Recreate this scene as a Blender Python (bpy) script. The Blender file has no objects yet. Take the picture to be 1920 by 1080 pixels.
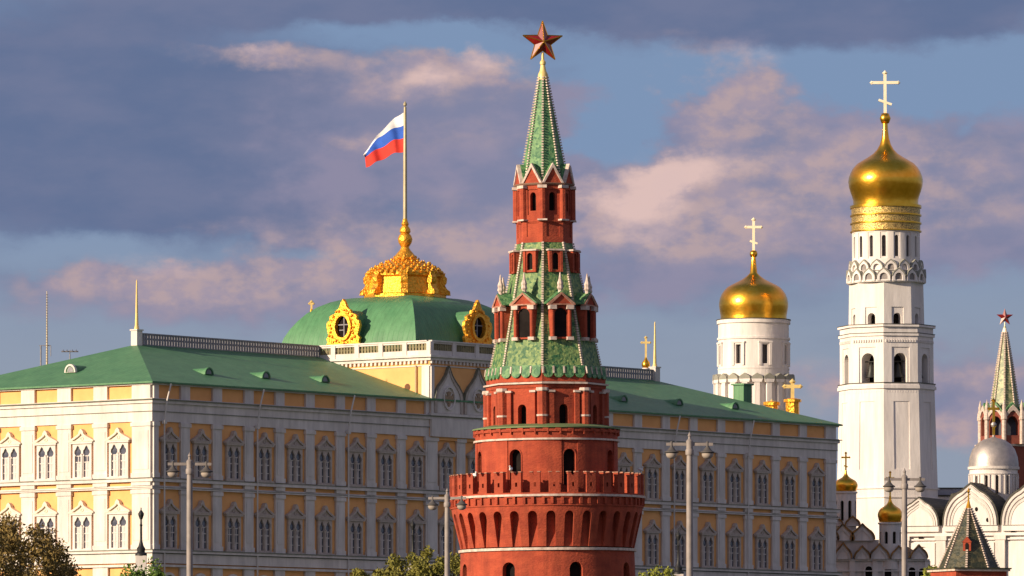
import bpy, bmesh, math, random
from mathutils import Matrix, Vector
from mathutils.geometry import tessellate_polygon
random.seed(7)
PI = math.pi
sc = bpy.context.scene
C = sc.collection

# ------------------------------------------------------------------ camera
F = 12238.0            # focal length in photo pixels (1920 wide)
CAMZ = 12.0
HY = 1390.0            # image row of the horizon
cam = bpy.data.cameras.new('camera')
cam.sensor_width = 36; cam.lens = F / 1920 * 36
cam.shift_y = (HY - 540) / 1920
cam.clip_start = 1; cam.clip_end = 9000
co = bpy.data.objects.new('camera', cam); C.objects.link(co)
co.location = (0, 0, CAMZ); co.rotation_euler = (PI/2, 0, 0)
sc.camera = co

# ------------------------------------------------------------------ light
SUN_EL = math.radians(17)
SUN_AZ = math.atan2(-0.8387, -0.5446)          # measured from +Y towards +X
sdir = Vector((math.sin(SUN_AZ)*math.cos(SUN_EL), math.cos(SUN_AZ)*math.cos(SUN_EL), math.sin(SUN_EL)))
sl = bpy.data.lights.new('sun', 'SUN'); sl.energy = 4.0; sl.angle = math.radians(0.6); sl.color = (1.0, 0.82, 0.60)
so = bpy.data.objects.new('sun', sl); C.objects.link(so)
so.rotation_euler = (-sdir).to_track_quat('-Z', 'Y').to_euler(); so.location = (-300, 0, 300)

sc.view_settings.view_transform = 'Standard'; sc.view_settings.look = 'None'
sc.view_settings.exposure = 0.80; sc.view_settings.gamma = 1
sc.render.filter_size = 2.0

def build_world():
    w = bpy.data.worlds.new('World'); sc.world = w; w.use_nodes = True
    nt = w.node_tree; nt.nodes.clear(); N = nt.nodes.new; L = nt.links.new
    def sock(v, i):
        if isinstance(v, (int, float)): i.default_value = v
        else: L(v, i)
    def math_(op, a, b=0.0, c=0.0):
        n = N('ShaderNodeMath'); n.operation = op
        sock(a, n.inputs[0]); sock(b, n.inputs[1]); sock(c, n.inputs[2]); return n.outputs[0]
    def rng(v, a, b, lo=0.0, hi=1.0, smooth=True):
        n = N('ShaderNodeMapRange'); n.interpolation_type = 'SMOOTHSTEP' if smooth else 'LINEAR'
        sock(v, n.inputs[0])
        for k, q in enumerate((a, b, lo, hi)): n.inputs[k+1].default_value = q
        return n.outputs[0]
    def mixc(f, a, b):
        n = N('ShaderNodeMix'); n.data_type = 'RGBA'; sock(f, n.inputs[0])
        for v, i in ((a, n.inputs[6]), (b, n.inputs[7])):
            if isinstance(v, tuple): i.default_value = (*v, 1)
            else: L(v, i)
        return n.outputs[2]
    tc = N('ShaderNodeTexCoord'); sp = N('ShaderNodeSeparateXYZ'); L(tc.outputs['Generated'], sp.inputs[0])
    X, Y, Z = sp.outputs
    az = math_('ARCTAN2', X, Y)
    hd = math_('SQRT', math_('ADD', math_('MULTIPLY', X, X), math_('MULTIPLY', Y, Y)))
    el = math_('DIVIDE', Z, math_('MAXIMUM', hd, 0.05))
    U = math_('MULTIPLY_ADD', az, F/1000, 0.96)
    V = math_('MULTIPLY_ADD', el, -F/1000, HY/1000)
    cb = N('ShaderNodeCombineXYZ'); L(U, cb.inputs[0]); L(V, cb.inputs[1])
    uv = cb.outputs[0]
    def noise(scale, detail, rough, off, sx=1.0, sy=1.0):
        m = N('ShaderNodeMapping'); L(uv, m.inputs[0]); m.inputs['Location'].default_value = off
        m.inputs['Scale'].default_value = (sx, sy, 1)
        n = N('ShaderNodeTexNoise'); L(m.outputs[0], n.inputs['Vector'])
        n.inputs['Scale'].default_value = scale; n.inputs['Detail'].default_value = detail; n.inputs['Roughness'].default_value = rough
        return n
    # warp the layout so that cloud edges billow
    wn = noise(5.0, 6, 0.6, (3.1, 1.7, 0), 1, 1.5)
    vm = N('ShaderNodeVectorMath'); vm.operation = 'SUBTRACT'; L(wn.outputs['Color'], vm.inputs[0]); vm.inputs[1].default_value = (.5, .5, .5)
    vs = N('ShaderNodeVectorMath'); vs.operation = 'MULTIPLY'; L(vm.outputs[0], vs.inputs[0]); vs.inputs[1].default_value = (0.26, 0.12, 0)
    va = N('ShaderNodeVectorMath'); va.operation = 'ADD'; L(uv, va.inputs[0]); L(vs.outputs[0], va.inputs[1])
    wuv = va.outputs[0]
    def blobs(lst):
        acc = None
        for (cx, cy, rx, ry, rot, wt) in lst:
            m = N('ShaderNodeMapping'); m.vector_type = 'TEXTURE'; L(wuv, m.inputs[0])
            m.inputs['Location'].default_value = (cx/1000, cy/1000, 0)
            m.inputs['Rotation'].default_value = (0, 0, math.radians(rot))
            m.inputs['Scale'].default_value = (rx/1000, ry/1000, 1)
            g = N('ShaderNodeTexGradient'); g.gradient_type = 'SPHERICAL'; L(m.outputs[0], g.inputs[0])
            acc = math_('MULTIPLY', g.outputs['Fac'], wt) if acc is None else math_('MULTIPLY_ADD', g.outputs['Fac'], wt, acc)
        return acc
    n1 = noise(6.0, 6, 0.52, (0.3, 0.2, 0), 1, 1.9).outputs['Fac']
    n2 = noise(3.0, 5, 0.55, (5.3, 2.2, 0), 1, 2.4).outputs['Fac']
    n3 = noise(17.0, 5, 0.55, (1.3, 7.2, 0), 1, 1.5).outputs['Fac']
    nz = math_('ADD', math_('SUBTRACT', n1, 0.5), math_('MULTIPLY', math_('SUBTRACT', n3, .5), .5)); nz2 = math_('SUBTRACT', n2, 0.5)
    slate = blobs([(150, 230, 900, 360, 0, 1.9), (480, 360, 520, 150, 0, .9), (800, 10, 800, 75, 0, 1.2), (1350, 12, 800, 110, 0, 1.6),
                   (1600, 50, 330, 70, 0, 1.0), (1880, 10, 200, 70, 0, 1.0), (1500, 450, 500, 60, 0, .35), (1080, 130, 260, 60, 0, .45),
                   (1300, 540, 600, 70, 0, .35), (1830, 470, 220, 40, 0, .6)])
    clear = blobs([(860, 55, 260, 45, 4, 1.3), (1180, 230, 230, 130, -40, 1.3), (1660, 150, 400, 110, 0, 1.1), (170, 475, 420, 40, 0, 1.0),
                   (1150, 110, 280, 60, 0, .6), (620, 470, 160, 25, 0, .6), (620, 62, 330, 34, 2, 1.0)])
    lav = blobs([(820, 300, 560, 200, 0, 1.1), (1370, 190, 330, 160, 0, 1.4), (1500, 400, 800, 190, 0, 1.4), (600, 530, 900, 120, 0, 1.3),
                 (1850, 330, 450, 220, 0, 1.1), (1180, 350, 260, 90, 0, .7), (1800, 740, 360, 150, 0, 1.0), (850, 160, 420, 120, 0, .8)])
    pink = blobs([(490, 100, 190, 42, 5, 1.2), (830, 135, 300, 75, 0, 1.1), (960, 110, 160, 60, 0, .5), (1350, 160, 240, 110, 15, 1.6),
                  (1235, 335, 250, 95, -22, 1.35), (1180, 420, 190, 110, 0, .6), (1480, 380, 520, 140, 0, .95), (1680, 290, 420, 100, 0, .7), (660, 268, 80, 32, 0, .8),
                  (300, 520, 420, 50, 0, 1.0), (620, 480, 420, 85, 0, .85), (450, 560, 620, 60, 0, .55), (1560, 715, 130, 60, 0, .9),
                  (1830, 700, 200, 70, 0, .8), (1810, 810, 220, 60, 0, 1.2), (900, 430, 360, 90, 0, .75), (850, 250, 240, 50, 0, .5), (1220, 450, 330, 75, 0, .7), (1760, 380, 200, 60, 0, .5)])
    hi = blobs([(1180, 400, 130, 120, -20, .95), (1290, 305, 150, 55, -10, .95), (1215, 345, 130, 50, -30, .5), (1450, 300, 160, 40, 0, .3), (1400, 400, 200, 50, 0, .3), (460, 92, 80, 20, 0, .8), (790, 140, 130, 34, 0, .7), (1400, 105, 90, 30, 0, .5),
                (300, 500, 180, 25, 0, .5), (910, 105, 100, 30, 0, .6)])
    base = mixc(rng(V, .25, .75), (.165, .24, .375), (.225, .265, .34))
    m1 = rng(math_('SUBTRACT', math_('ADD', slate, math_('MULTIPLY', nz2, 1.2)), math_('MULTIPLY', clear, .8)), -.1, 1.1)
    c = mixc(m1, base, mixc(rng(n2, .35, .65), (.098, .135, .24), (.13, .155, .255)))
    m2 = rng(math_('SUBTRACT', math_('MULTIPLY', math_('MULTIPLY_ADD', nz, 1.6, 1.0), lav), clear), .15, .75, 0, .92)
    c = mixc(m2, c, mixc(rng(n1, .38, .62), (.175, .185, .285), (.225, .21, .30)))
    m3 = rng(math_('SUBTRACT', math_('MULTIPLY', math_('MULTIPLY_ADD', nz, 2.8, 1.0), pink), math_('MULTIPLY', clear, .7)), .0, 1.15, 0, .9)
    c = mixc(m3, c, mixc(rng(n3, .38, .62), (.30, .25, .31), (.385, .29, .30)))
    m4 = rng(math_('MULTIPLY', math_('MULTIPLY_ADD', nz, 2.8, 1.0), hi), .0, 1.15, 0, .9)
    c = mixc(m4, c, (.60, .43, .40))
    c = mixc(rng(el, .13, .4), c, mixc(rng(n2, .35, .65), (.21, .165, .215), (.27, .215, .25)))   # unseen overhead tint, added to warm the fill in the shade
    sky = N('ShaderNodeTexSky'); sky.sky_type = 'NISHITA'; sky.sun_disc = False
    sky.sun_elevation = SUN_EL; sky.sun_rotation = SUN_AZ; sky.altitude = 150; sky.dust_density = 1.6; sky.air_density = 1.0
    b1 = N('ShaderNodeBackground'); L(sky.outputs[0], b1.inputs[0]); b1.inputs[1].default_value = 0.085
    b2 = N('ShaderNodeBackground'); L(c, b2.inputs[0]); L(rng(el, .13, .45, .72, 1.05), b2.inputs[1])  # strength raised overhead, out of view, to lift the shade fill
    # cloud bank fills the low sky, added fill tint above it, then clear air
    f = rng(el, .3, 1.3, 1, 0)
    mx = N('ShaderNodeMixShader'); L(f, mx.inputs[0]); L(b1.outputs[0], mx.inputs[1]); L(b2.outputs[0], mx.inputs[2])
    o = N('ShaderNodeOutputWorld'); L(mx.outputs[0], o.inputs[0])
    w.cycles.sampling_method = 'MANUAL'; w.cycles.sample_map_resolution = 512
build_world()

# ------------------------------------------------------------------ materials
MATS = {}
def mat(name, c1, c2=None, scale=1.0, rough=0.8, metal=0.0, bump=0.0, bscale=None, stretch=(1, 1, 1), detail=5, lo=.35, hi=.65, tex='noise', spec=0.5, streak=0.0):
    m = bpy.data.materials.new(name); m.use_nodes = True; nt = m.node_tree; N = nt.nodes.new; L = nt.links.new
    bs = nt.nodes['Principled BSDF']; bs.inputs['Roughness'].default_value = rough; bs.inputs['Metallic'].default_value = metal
    bs.inputs['Specular IOR Level'].default_value = spec
    tc = N('ShaderNodeTexCoord'); mp = N('ShaderNodeMapping'); L(tc.outputs['Object'], mp.inputs[0]); mp.inputs['Scale'].default_value = stretch
    c2 = c2 or tuple(v*.82 for v in c1)
    if tex == 'noise':
        n = N('ShaderNodeTexNoise'); n.inputs['Scale'].default_value = scale; n.inputs['Detail'].default_value = detail; n.inputs['Roughness'].default_value = .6
        out = n.outputs['Fac']
    else:
        n = N('ShaderNodeTexVoronoi'); n.inputs['Scale'].default_value = scale
        sx = N('ShaderNodeSeparateXYZ'); L(n.outputs['Color'], sx.inputs[0]); out = sx.outputs[0]
    L(mp.outputs[0], n.inputs['Vector'])
    r = N('ShaderNodeMapRange'); L(out, r.inputs[0]); r.inputs[1].default_value = lo; r.inputs[2].default_value = hi
    x = N('ShaderNodeMix'); x.data_type = 'RGBA'; L(r.outputs[0], x.inputs[0]); x.inputs[6].default_value = (*c1, 1); x.inputs[7].default_value = (*c2, 1)
    col = x.outputs[2]
    if streak:
        m2 = N('ShaderNodeMapping'); L(tc.outputs['Object'], m2.inputs[0]); m2.inputs['Scale'].default_value = (1.6, 1.6, .16)
        s2 = N('ShaderNodeTexNoise'); s2.inputs['Scale'].default_value = 1.0; s2.inputs['Detail'].default_value = 6; s2.inputs['Roughness'].default_value = .65; L(m2.outputs[0], s2.inputs['Vector'])
        r2 = N('ShaderNodeMapRange'); L(s2.outputs['Fac'], r2.inputs[0]); r2.inputs[1].default_value = .36; r2.inputs[2].default_value = .62; r2.inputs[3].default_value = 1-streak; r2.inputs[4].default_value = 1
        mm = N('ShaderNodeMix'); mm.data_type = 'RGBA'; mm.blend_type = 'MULTIPLY'; mm.inputs[0].default_value = 1; L(col, mm.inputs[6]); L(r2.outputs[0], mm.inputs[7]); col = mm.outputs[2]
    L(col, bs.inputs['Base Color'])
    if bump:
        bn = N('ShaderNodeTexNoise'); bn.inputs['Scale'].default_value = bscale or scale*4; bn.inputs['Detail'].default_value = 4
        L(mp.outputs[0], bn.inputs['Vector'])
        b = N('ShaderNodeBump'); b.inputs['Strength'].default_value = bump; b.inputs['Distance'].default_value = .15; L(bn.outputs['Fac'], b.inputs['Height']); L(b.outputs[0], bs.inputs['Normal'])
    MATS[name] = m
    return m
def seam_mat(name, c1, c2, period, rough=.55):
    """painted sheet metal with standing seams running up the slope"""
    m = mat(name, c1, c2, scale=.5, rough=rough, detail=9, lo=.3, hi=.7, streak=.2)
    nt = m.node_tree; N = nt.nodes.new; L = nt.links.new; bs = nt.nodes['Principled BSDF']
    tc = N('ShaderNodeTexCoord'); sp = N('ShaderNodeSeparateXYZ'); L(tc.outputs['Object'], sp.inputs[0])
    ge = N('ShaderNodeNewGeometry'); vt = N('ShaderNodeVectorTransform'); vt.vector_type = 'NORMAL'; vt.convert_from = 'WORLD'; vt.convert_to = 'OBJECT'
    L(ge.outputs['Normal'], vt.inputs[0]); sn = N('ShaderNodeSeparateXYZ'); L(vt.outputs[0], sn.inputs[0])
    def M(op, a, b=0.0):
        n = N('ShaderNodeMath'); n.operation = op
        for v, i in ((a, n.inputs[0]), (b, n.inputs[1])):
            if isinstance(v, (int, float)): i.default_value = v
            else: L(v, i)
        return n.outputs[0]
    ax = M('GREATER_THAN', M('ABSOLUTE', sn.outputs[0]), M('ABSOLUTE', sn.outputs[1]))
    co_ = M('ADD', M('MULTIPLY', sp.outputs[0], M('SUBTRACT', 1.0, ax)), M('MULTIPLY', sp.outputs[1], ax))
    saw = M('PINGPONG', co_, period/2)
    h = N('ShaderNodeMapRange'); L(saw, h.inputs[0]); h.inputs[1].default_value = 0; h.inputs[2].default_value = period*.12; h.inputs[3].default_value = 1; h.inputs[4].default_value = 0
    b = N('ShaderNodeBump'); b.inputs['Strength'].default_value = .5; b.inputs['Distance'].default_value = .06; L(h.outputs[0], b.inputs['Height'])
    nz = N('ShaderNodeTexNoise'); nz.inputs['Scale'].default_value = 1.2; L(tc.outputs['Object'], nz.inputs['Vector'])
    b2 = N('ShaderNodeBump'); b2.inputs['Strength'].default_value = .25; b2.inputs['Distance'].default_value = .1
    L(nz.outputs['Fac'], b2.inputs['Height']); L(b.outputs[0], b2.inputs['Normal']); L(b2.outputs[0], bs.inputs['Normal'])
    return m

BRICK = mat('red_brick', (.44, .074, .029), (.32, .046, .019), scale=.8, rough=.9, bump=.35, bscale=5, stretch=(1, 1, 2.2), detail=8, streak=.3)
BRICK_D = mat('far_red_brick', (.26, .065, .04), (.19, .045, .03), scale=.8, rough=.9)
TILE = mat('green_glazed_tile', (.018, .10, .035), (.30, .38, .12), scale=5.5, rough=.6, bump=.5, bscale=6, tex='voronoi', lo=.05, hi=1.35)
TILE_UP = mat('spire_green_tile', (.02, .12, .045), (.20, .36, .14), scale=5.0, rough=.6, bump=.5, bscale=5, tex='voronoi', lo=.05, hi=1.3)
TILE_D = mat('olive_tile', (.014, .02, .010), (.085, .07, .03), scale=3.0, rough=.6, bump=.5, bscale=5, tex='voronoi', lo=.1, hi=1.2)
TILE_F = mat('far_spire_tile', (.09, .13, .055), (.42, .40, .20), scale=2.2, rough=.5, tex='voronoi', lo=.1, hi=1.1)
TRIM = mat('white_stone', (.62, .50, .43), (.38, .28, .23), scale=3, rough=.8, lo=.4, hi=.7)
WHITE = mat('whitewash', (.80, .74, .70), (.70, .64, .60), scale=.35, rough=.85, bump=.15, bscale=3, stretch=(1, 1, .35), detail=7, streak=.16)
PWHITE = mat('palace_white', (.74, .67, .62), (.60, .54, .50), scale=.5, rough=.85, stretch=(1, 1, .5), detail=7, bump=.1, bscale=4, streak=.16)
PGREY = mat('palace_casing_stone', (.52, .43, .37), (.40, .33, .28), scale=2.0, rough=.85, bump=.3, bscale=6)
YELLOW = mat('palace_yellow', (.84, .43, .16), (.75, .36, .13), scale=.5, rough=.9, detail=7)
ROOF = seam_mat('green_metal_roof', (.060, .185, .080), (.095, .24, .105), .7)
DOMEG = seam_mat('green_dome_metal', (.065, .20, .085), (.095, .25, .11), .75)
GREYM = mat('grey_lattice_metal', (.17, .17, .19), (.25, .24, .26), scale=3, rough=.6)
GOLD = mat('gilding', (1.0, .52, .06), (.88, .42, .035), scale=1.4, rough=.28, metal=1, bump=.12, bscale=2.5, spec=.6)
GOLDR = mat('carved_gilding', (.95, .50, .06), (.72, .30, .02), scale=4, rough=.42, metal=.75, bump=.9, bscale=4)
GOLDB = mat('gilded_inscription', (.85, .60, .20), (.16, .10, .05), scale=5, rough=.4, metal=.75, bump=.6, bscale=6, stretch=(1, 1, 2.2), lo=.42, hi=.62)
CROSSM = mat('bright_gilding', (.95, .84, .62), (.90, .76, .5), rough=.5, metal=.1)
SILVER = mat('silver_sheet', (.50, .44, .40), (.38, .34, .32), scale=1.2, rough=.5, metal=.7, bump=.1)
DARK = mat('dark_interior', (.012, .010, .010), (.022, .018, .017), rough=1.0, spec=0.0)
GLASS = mat('window_glass', (.04, .045, .07), (.12, .12, .15), scale=.9, rough=.12, spec=.8)
BLIND = mat('pale_blind', (.62, .54, .52), (.48, .42, .42), scale=1.4, rough=.7)
RUBY = mat('ruby_glass', (.17, .006, .005), (.26, .014, .008), scale=2, rough=.16, spec=.9)
POST = mat('lamp_post_paint', (.28, .24, .22), (.21, .18, .165), scale=3, rough=.6)
SHADE = mat('lamp_shade_metal', (.10, .09, .085), (.07, .065, .065), rough=.6, spec=.2)
GLOBE = mat('lamp_glass', (.40, .34, .29), (.32, .27, .23), rough=.25)
BLACK = mat('black_iron', (.014, .014, .016), rough=.55)
POLE = mat('pole_paint', (.46, .38, .24), (.36, .30, .18), rough=.5, metal=.2)
FW = mat('flag_white', (.80, .78, .78), rough=.9); FB = mat('flag_blue', (.03, .11, .52), rough=.9); FR = mat('flag_red', (.72, .045, .03), rough=.9)
DROOF = mat('dark_church_roof', (.035, .034, .024), (.06, .055, .04), scale=1, rough=.75)
BRONZE = mat('copper_gilt_roof', (.42, .20, .05), (.09, .055, .03), scale=1.2, rough=.5, metal=.5)
BELL = mat('bell_bronze', (.05, .05, .045), rough=.5, metal=.6)
BARK = mat('bark', (.06, .042, .028), rough=.95)
LEAFS = {k: mat('leaves_'+k, a, b, scale=1.2, rough=.8, lo=.3, hi=.7) for k, a, b in
         (('russet', (.24, .15, .035), (.13, .10, .028)), ('green', (.07, .14, .018), (.12, .19, .025)), ('olive', (.20, .17, .02), (.12, .125, .016)), ('lime', (.26, .26, .03), (.17, .20, .022)))}
for m in LEAFS.values():
    b = m.node_tree.nodes['Principled BSDF']; b.inputs['Subsurface Weight'].default_value = 0
FEATHER = mat('gull_feather', (.75, .72, .70), rough=.8)
GRASS = mat('grass_ground', (.06, .09, .03), (.09, .10, .045), scale=.2, rough=.95)
ASPH = mat('asphalt', (.05, .05, .05), scale=1, rough=.9)
WATER = mat('river_water', (.03, .045, .05), rough=.12, bump=.3, bscale=.6)

# ------------------------------------------------------------------ mesh helpers
class MB:
    def __init__(s): s.v = []; s.f = []; s.m = []; s.M = Matrix.Identity(4); s.mi = 0
    def add(s, vs, fs):
        b = len(s.v); s.v += [tuple(s.M @ Vector(v)) for v in vs]; s.f += [tuple(b+i for i in f) for f in fs]; s.m += [s.mi]*len(fs); return s
    def box(s, x0, x1, y0, y1, z0, z1):
        return s.add([(x0,y0,z0),(x1,y0,z0),(x1,y1,z0),(x0,y1,z0),(x0,y0,z1),(x1,y0,z1),(x1,y1,z1),(x0,y1,z1)],
                     [(0,3,2,1),(4,5,6,7),(0,1,5,4),(1,2,6,5),(2,3,7,6),(3,0,4,7)])
    def lathe(s, prof, n=48, a0=0.0, cx=0, cy=0):
        """closed solid of revolution, prof = [(r, z)] bottom to top; vertex k at angle a0 + k*360/n seen from -Y"""
        vs, fs, rings = [], [], []
        for r, z in prof:
            if r < 1e-4: rings.append([len(vs)]); vs.append((cx, cy, z))
            else:
                rings.append(list(range(len(vs), len(vs)+n)))
                vs += [(cx+r*math.sin(a0+2*PI*k/n), cy-r*math.cos(a0+2*PI*k/n), z) for k in range(n)]
        for A, B in zip(rings, rings[1:]):
            for k in range(n):
                j = (k+1) % n
                if len(A) == 1 and len(B) == 1: continue
                if len(A) == 1: fs.append((A[0], B[j], B[k]))
                elif len(B) == 1: fs.append((A[k], A[j], B[0]))
                else: fs.append((A[k], A[j], B[j], B[k]))
        if len(rings[0]) > 1: fs.append(tuple(reversed(rings[0])))
        if len(rings[-1]) > 1: fs.append(tuple(rings[-1]))
        return s.add(vs, fs)
    def ring(s, r0, r1, z0, z1, n=64, a0=0):
        vs, fs = [], []
        for r, z in ((r0,z0),(r1,z0),(r1,z1),(r0,z1)):
            vs += [(r*math.sin(a0+2*PI*k/n), -r*math.cos(a0+2*PI*k/n), z) for k in range(n)]
        for q in range(4):
            for k in range(n):
                j = (k+1) % n; p = (q+1) % 4
                fs.append((q*n+k, q*n+j, p*n+j, p*n+k))
        return s.add(vs, fs)
    def plate(s, outer, holes=(), y0=0.0, y1=0.2):
        """polygon in XZ extruded from y0 to y1"""
        loops = [list(outer)] + [list(h) for h in holes]
        flat = [p for l in loops for p in l]
        tris = tessellate_polygon([[Vector((x, z, 0)) for x, z in l] for l in loops])
        n = len(flat)
        vs = [(x, y0, z) for x, z in flat] + [(x, y1, z) for x, z in flat]
        fs = [tuple(t) for t in tris] + [tuple(n+i for i in reversed(t)) for t in tris]
        b = 0
        for l in loops:
            k = len(l)
            for i in range(k):
                j = (i+1) % k; fs.append((b+i, b+j, n+b+j, n+b+i))
            b += k
        return s.add(vs, fs)
    def tube(s, p, q, r0, r1=None, n=8):
        r1 = r0 if r1 is None else r1
        p, q = Vector(p), Vector(q); d = (q-p)
        if d.length < 1e-6: return s
        u = d.orthogonal().normalized(); w = d.normalized().cross(u)
        vs = [tuple(c + (u*math.cos(2*PI*k/n)+w*math.sin(2*PI*k/n))*r) for c, r in ((p, r0), (q, r1)) for k in range(n)]
        fs = [(k, (k+1) % n, n+(k+1) % n, n+k) for k in range(n)] + [tuple(range(n-1, -1, -1)), tuple(range(n, 2*n))]
        return s.add(vs, fs)
    def at(s, M): s.M = M; return s
    def build(s, name, material, parent=None, smooth=False, cut=None, ang=32):
        me = bpy.data.meshes.new(name); me.from_pydata(s.v, [], s.f)
        mats = material if isinstance(material, (list, tuple)) else [material]
        for m in mats: me.materials.append(m)
        me.polygons.foreach_set('material_index', s.m)
        fix(me, smooth, ang)
        o = bpy.data.objects.new(name, me); C.objects.link(o)
        if cut is not None:
            cm = bpy.data.meshes.new('cut'); cm.from_pydata(cut.v, [], cut.f); fix(cm, False, ang)
            c = bpy.data.objects.new('cut', cm); C.objects.link(c)
            md = o.modifiers.new('b', 'BOOLEAN'); md.operation = 'DIFFERENCE'; md.solver = 'EXACT'; md.object = c; md.use_self = True
            dg = bpy.context.evaluated_depsgraph_get(); dg.update()
            nm = bpy.data.meshes.new_from_object(o.evaluated_get(dg)); o.modifiers.clear()
            if len(nm.polygons) > 3: o.data = nm
            nm.name = name; fix(nm, smooth, ang, False)
            bpy.data.objects.remove(c)
        if parent is not None: o.parent = parent
        return o
def fix(me, smooth, ang, recalc=True):
    bm = bmesh.new(); bm.from_mesh(me)
    if recalc: bmesh.ops.recalc_face_normals(bm, faces=bm.faces)
    if smooth:
        for f in bm.faces: f.smooth = True
        lim = math.radians(ang)
        for e in bm.edges:
            e.smooth = len(e.link_faces) == 2 and e.calc_face_angle(0) < lim
    bm.to_mesh(me); bm.free(); me.update()
def RZ(a, r=0.0, z=0.0): return Matrix.Rotation(a, 4, 'Z') @ Matrix.Translation((0, -r, z))
def T(x, y, z): return Matrix.Translation((x, y, z))
def thing(name, label, cat, loc=(0, 0, 0), rz=0.0, group=None):
    o = bpy.data.objects.new(name, None); C.objects.link(o); o.location = loc; o.rotation_euler = (0, 0, rz)
    o['label'] = label; o['category'] = cat
    if group: o['group'] = group
    return o
def tag(o, label, cat, group=None):
    o['label'] = label; o['category'] = cat
    if group: o['group'] = group
    return o
def dup(o, parent=None, M=None):
    c = o.copy(); C.objects.link(c); c.parent = parent
    if M is not None: c.matrix_local = M
    for ch in list(o.children): dup(ch, c)
    return c
def wx(x, D): return (x-960)*D/F
def wz(y, D): return CAMZ + (HY-y)*D/F
def arch(x0, x1, z0, z1, n=8, point=0.0):
    """round-headed opening outline"""
    r = (x1-x0)/2; cx = (x0+x1)/2; zc = z1-r*(1+point)
    return [(x0, z0), (x1, z0)] + [(cx+r*math.cos(PI*k/n), zc+r*(1+point)*math.sin(PI*k/n)) for k in range(n+1)]
def onion(R, h, zb, rb, rn, round_=False):
    """onion dome profile: base radius rb at zb, bulge R, neck radius rn, height h"""
    key = [(0, rb/R), (.06, max(.89, rb/R*1.03)), (.13, .945), (.2, .985), (.27, 1.0), (.33, .985), (.40, .935), (.46, .87), (.52, .765), (.57, .61), (.61, .48), (.66, .335), (.72, .225), (.79, .15), (.88, .10), (1, rn/R)]
    if round_: key = [(0, rb/R), (.1, .975), (.2, .995), (.28, 1.0), (.40, .975), (.51, .92), (.60, .84), (.66, .77), (.71, .67), (.75, .57), (.80, .45), (.85, .33), (.92, .21), (1, rn/R)]
    return [(R*b, zb+h*a) for a, b in key]
def cross(mb, z0, h, w, t, low=True, ang=0.0):
    """three-bar cross standing at z0 with height h, arm span w"""
    old = mb.M.copy(); mb.M = mb.M @ Matrix.Rotation(ang, 4, 'Z')
    mb.box(-t/2, t/2, -t/2, t/2, z0, z0+h)
    zb = z0+h*.76
    mb.box(-w/2, -t/2-.002, -t/2, t/2, zb-t*.5, zb+t*.5); mb.box(t/2+.002, w/2, -t/2, t/2, zb-t*.5, zb+t*.5)
    for sx in (-1, 1): mb.lathe([(0, zb-t*.75), (t*.75, zb), (0, zb+t*.75)], 8, 0, sx*w/2, 0)
    mb.lathe([(0, z0+h-t), (t, z0+h), (0, z0+h+t)], 8)
    if low:
        mb.M = mb.M @ T(0, 0, z0+h*.27) @ Matrix.Rotation(.35, 4, 'Y')
        mb.box(-w*.26, w*.26, -t*.6, t*.6, -t*.4, t*.4)
    mb.M = old

# ------------------------------------------------------------------ setting
def ground():
    prof = [(-400, 9.9), (0, 10.2), (272, 10.2), (276, 2.0), (300, -1.2), (452, -1.2), (455, 3.0), (505, 3.0), (560, 6), (600, 12), (655, 21.5), (700, 22), (1000, 21), (1500, 20), (6000, 20)]
    xs = [-4000, -1200, -500, -200, -80, 0, 80, 200, 500, 1200, 4000]
    mb = MB(); vs = [(x, y, z) for y, z in prof for x in xs]; n = len(xs)
    mb.add(vs, [(j*n+i, j*n+i+1, (j+1)*n+i+1, (j+1)*n+i) for j in range(len(prof)-1) for i in range(n-1)])
    mb.build('ground', GRASS)['kind'] = 'structure'
    MB().add([(-4000, 274, .1), (4000, 274, .1), (4000, 454, .1), (-4000, 454, .1)], [(0, 1, 2, 3)]).build('river', WATER)['kind'] = 'structure'
    MB().add([(-400, 150, 10.215), (400, 150, 10.215), (400, 271, 10.215), (-400, 271, 10.215)], [(0, 1, 2, 3)]).build('road', ASPH)['kind'] = 'structure'
ground()

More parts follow.
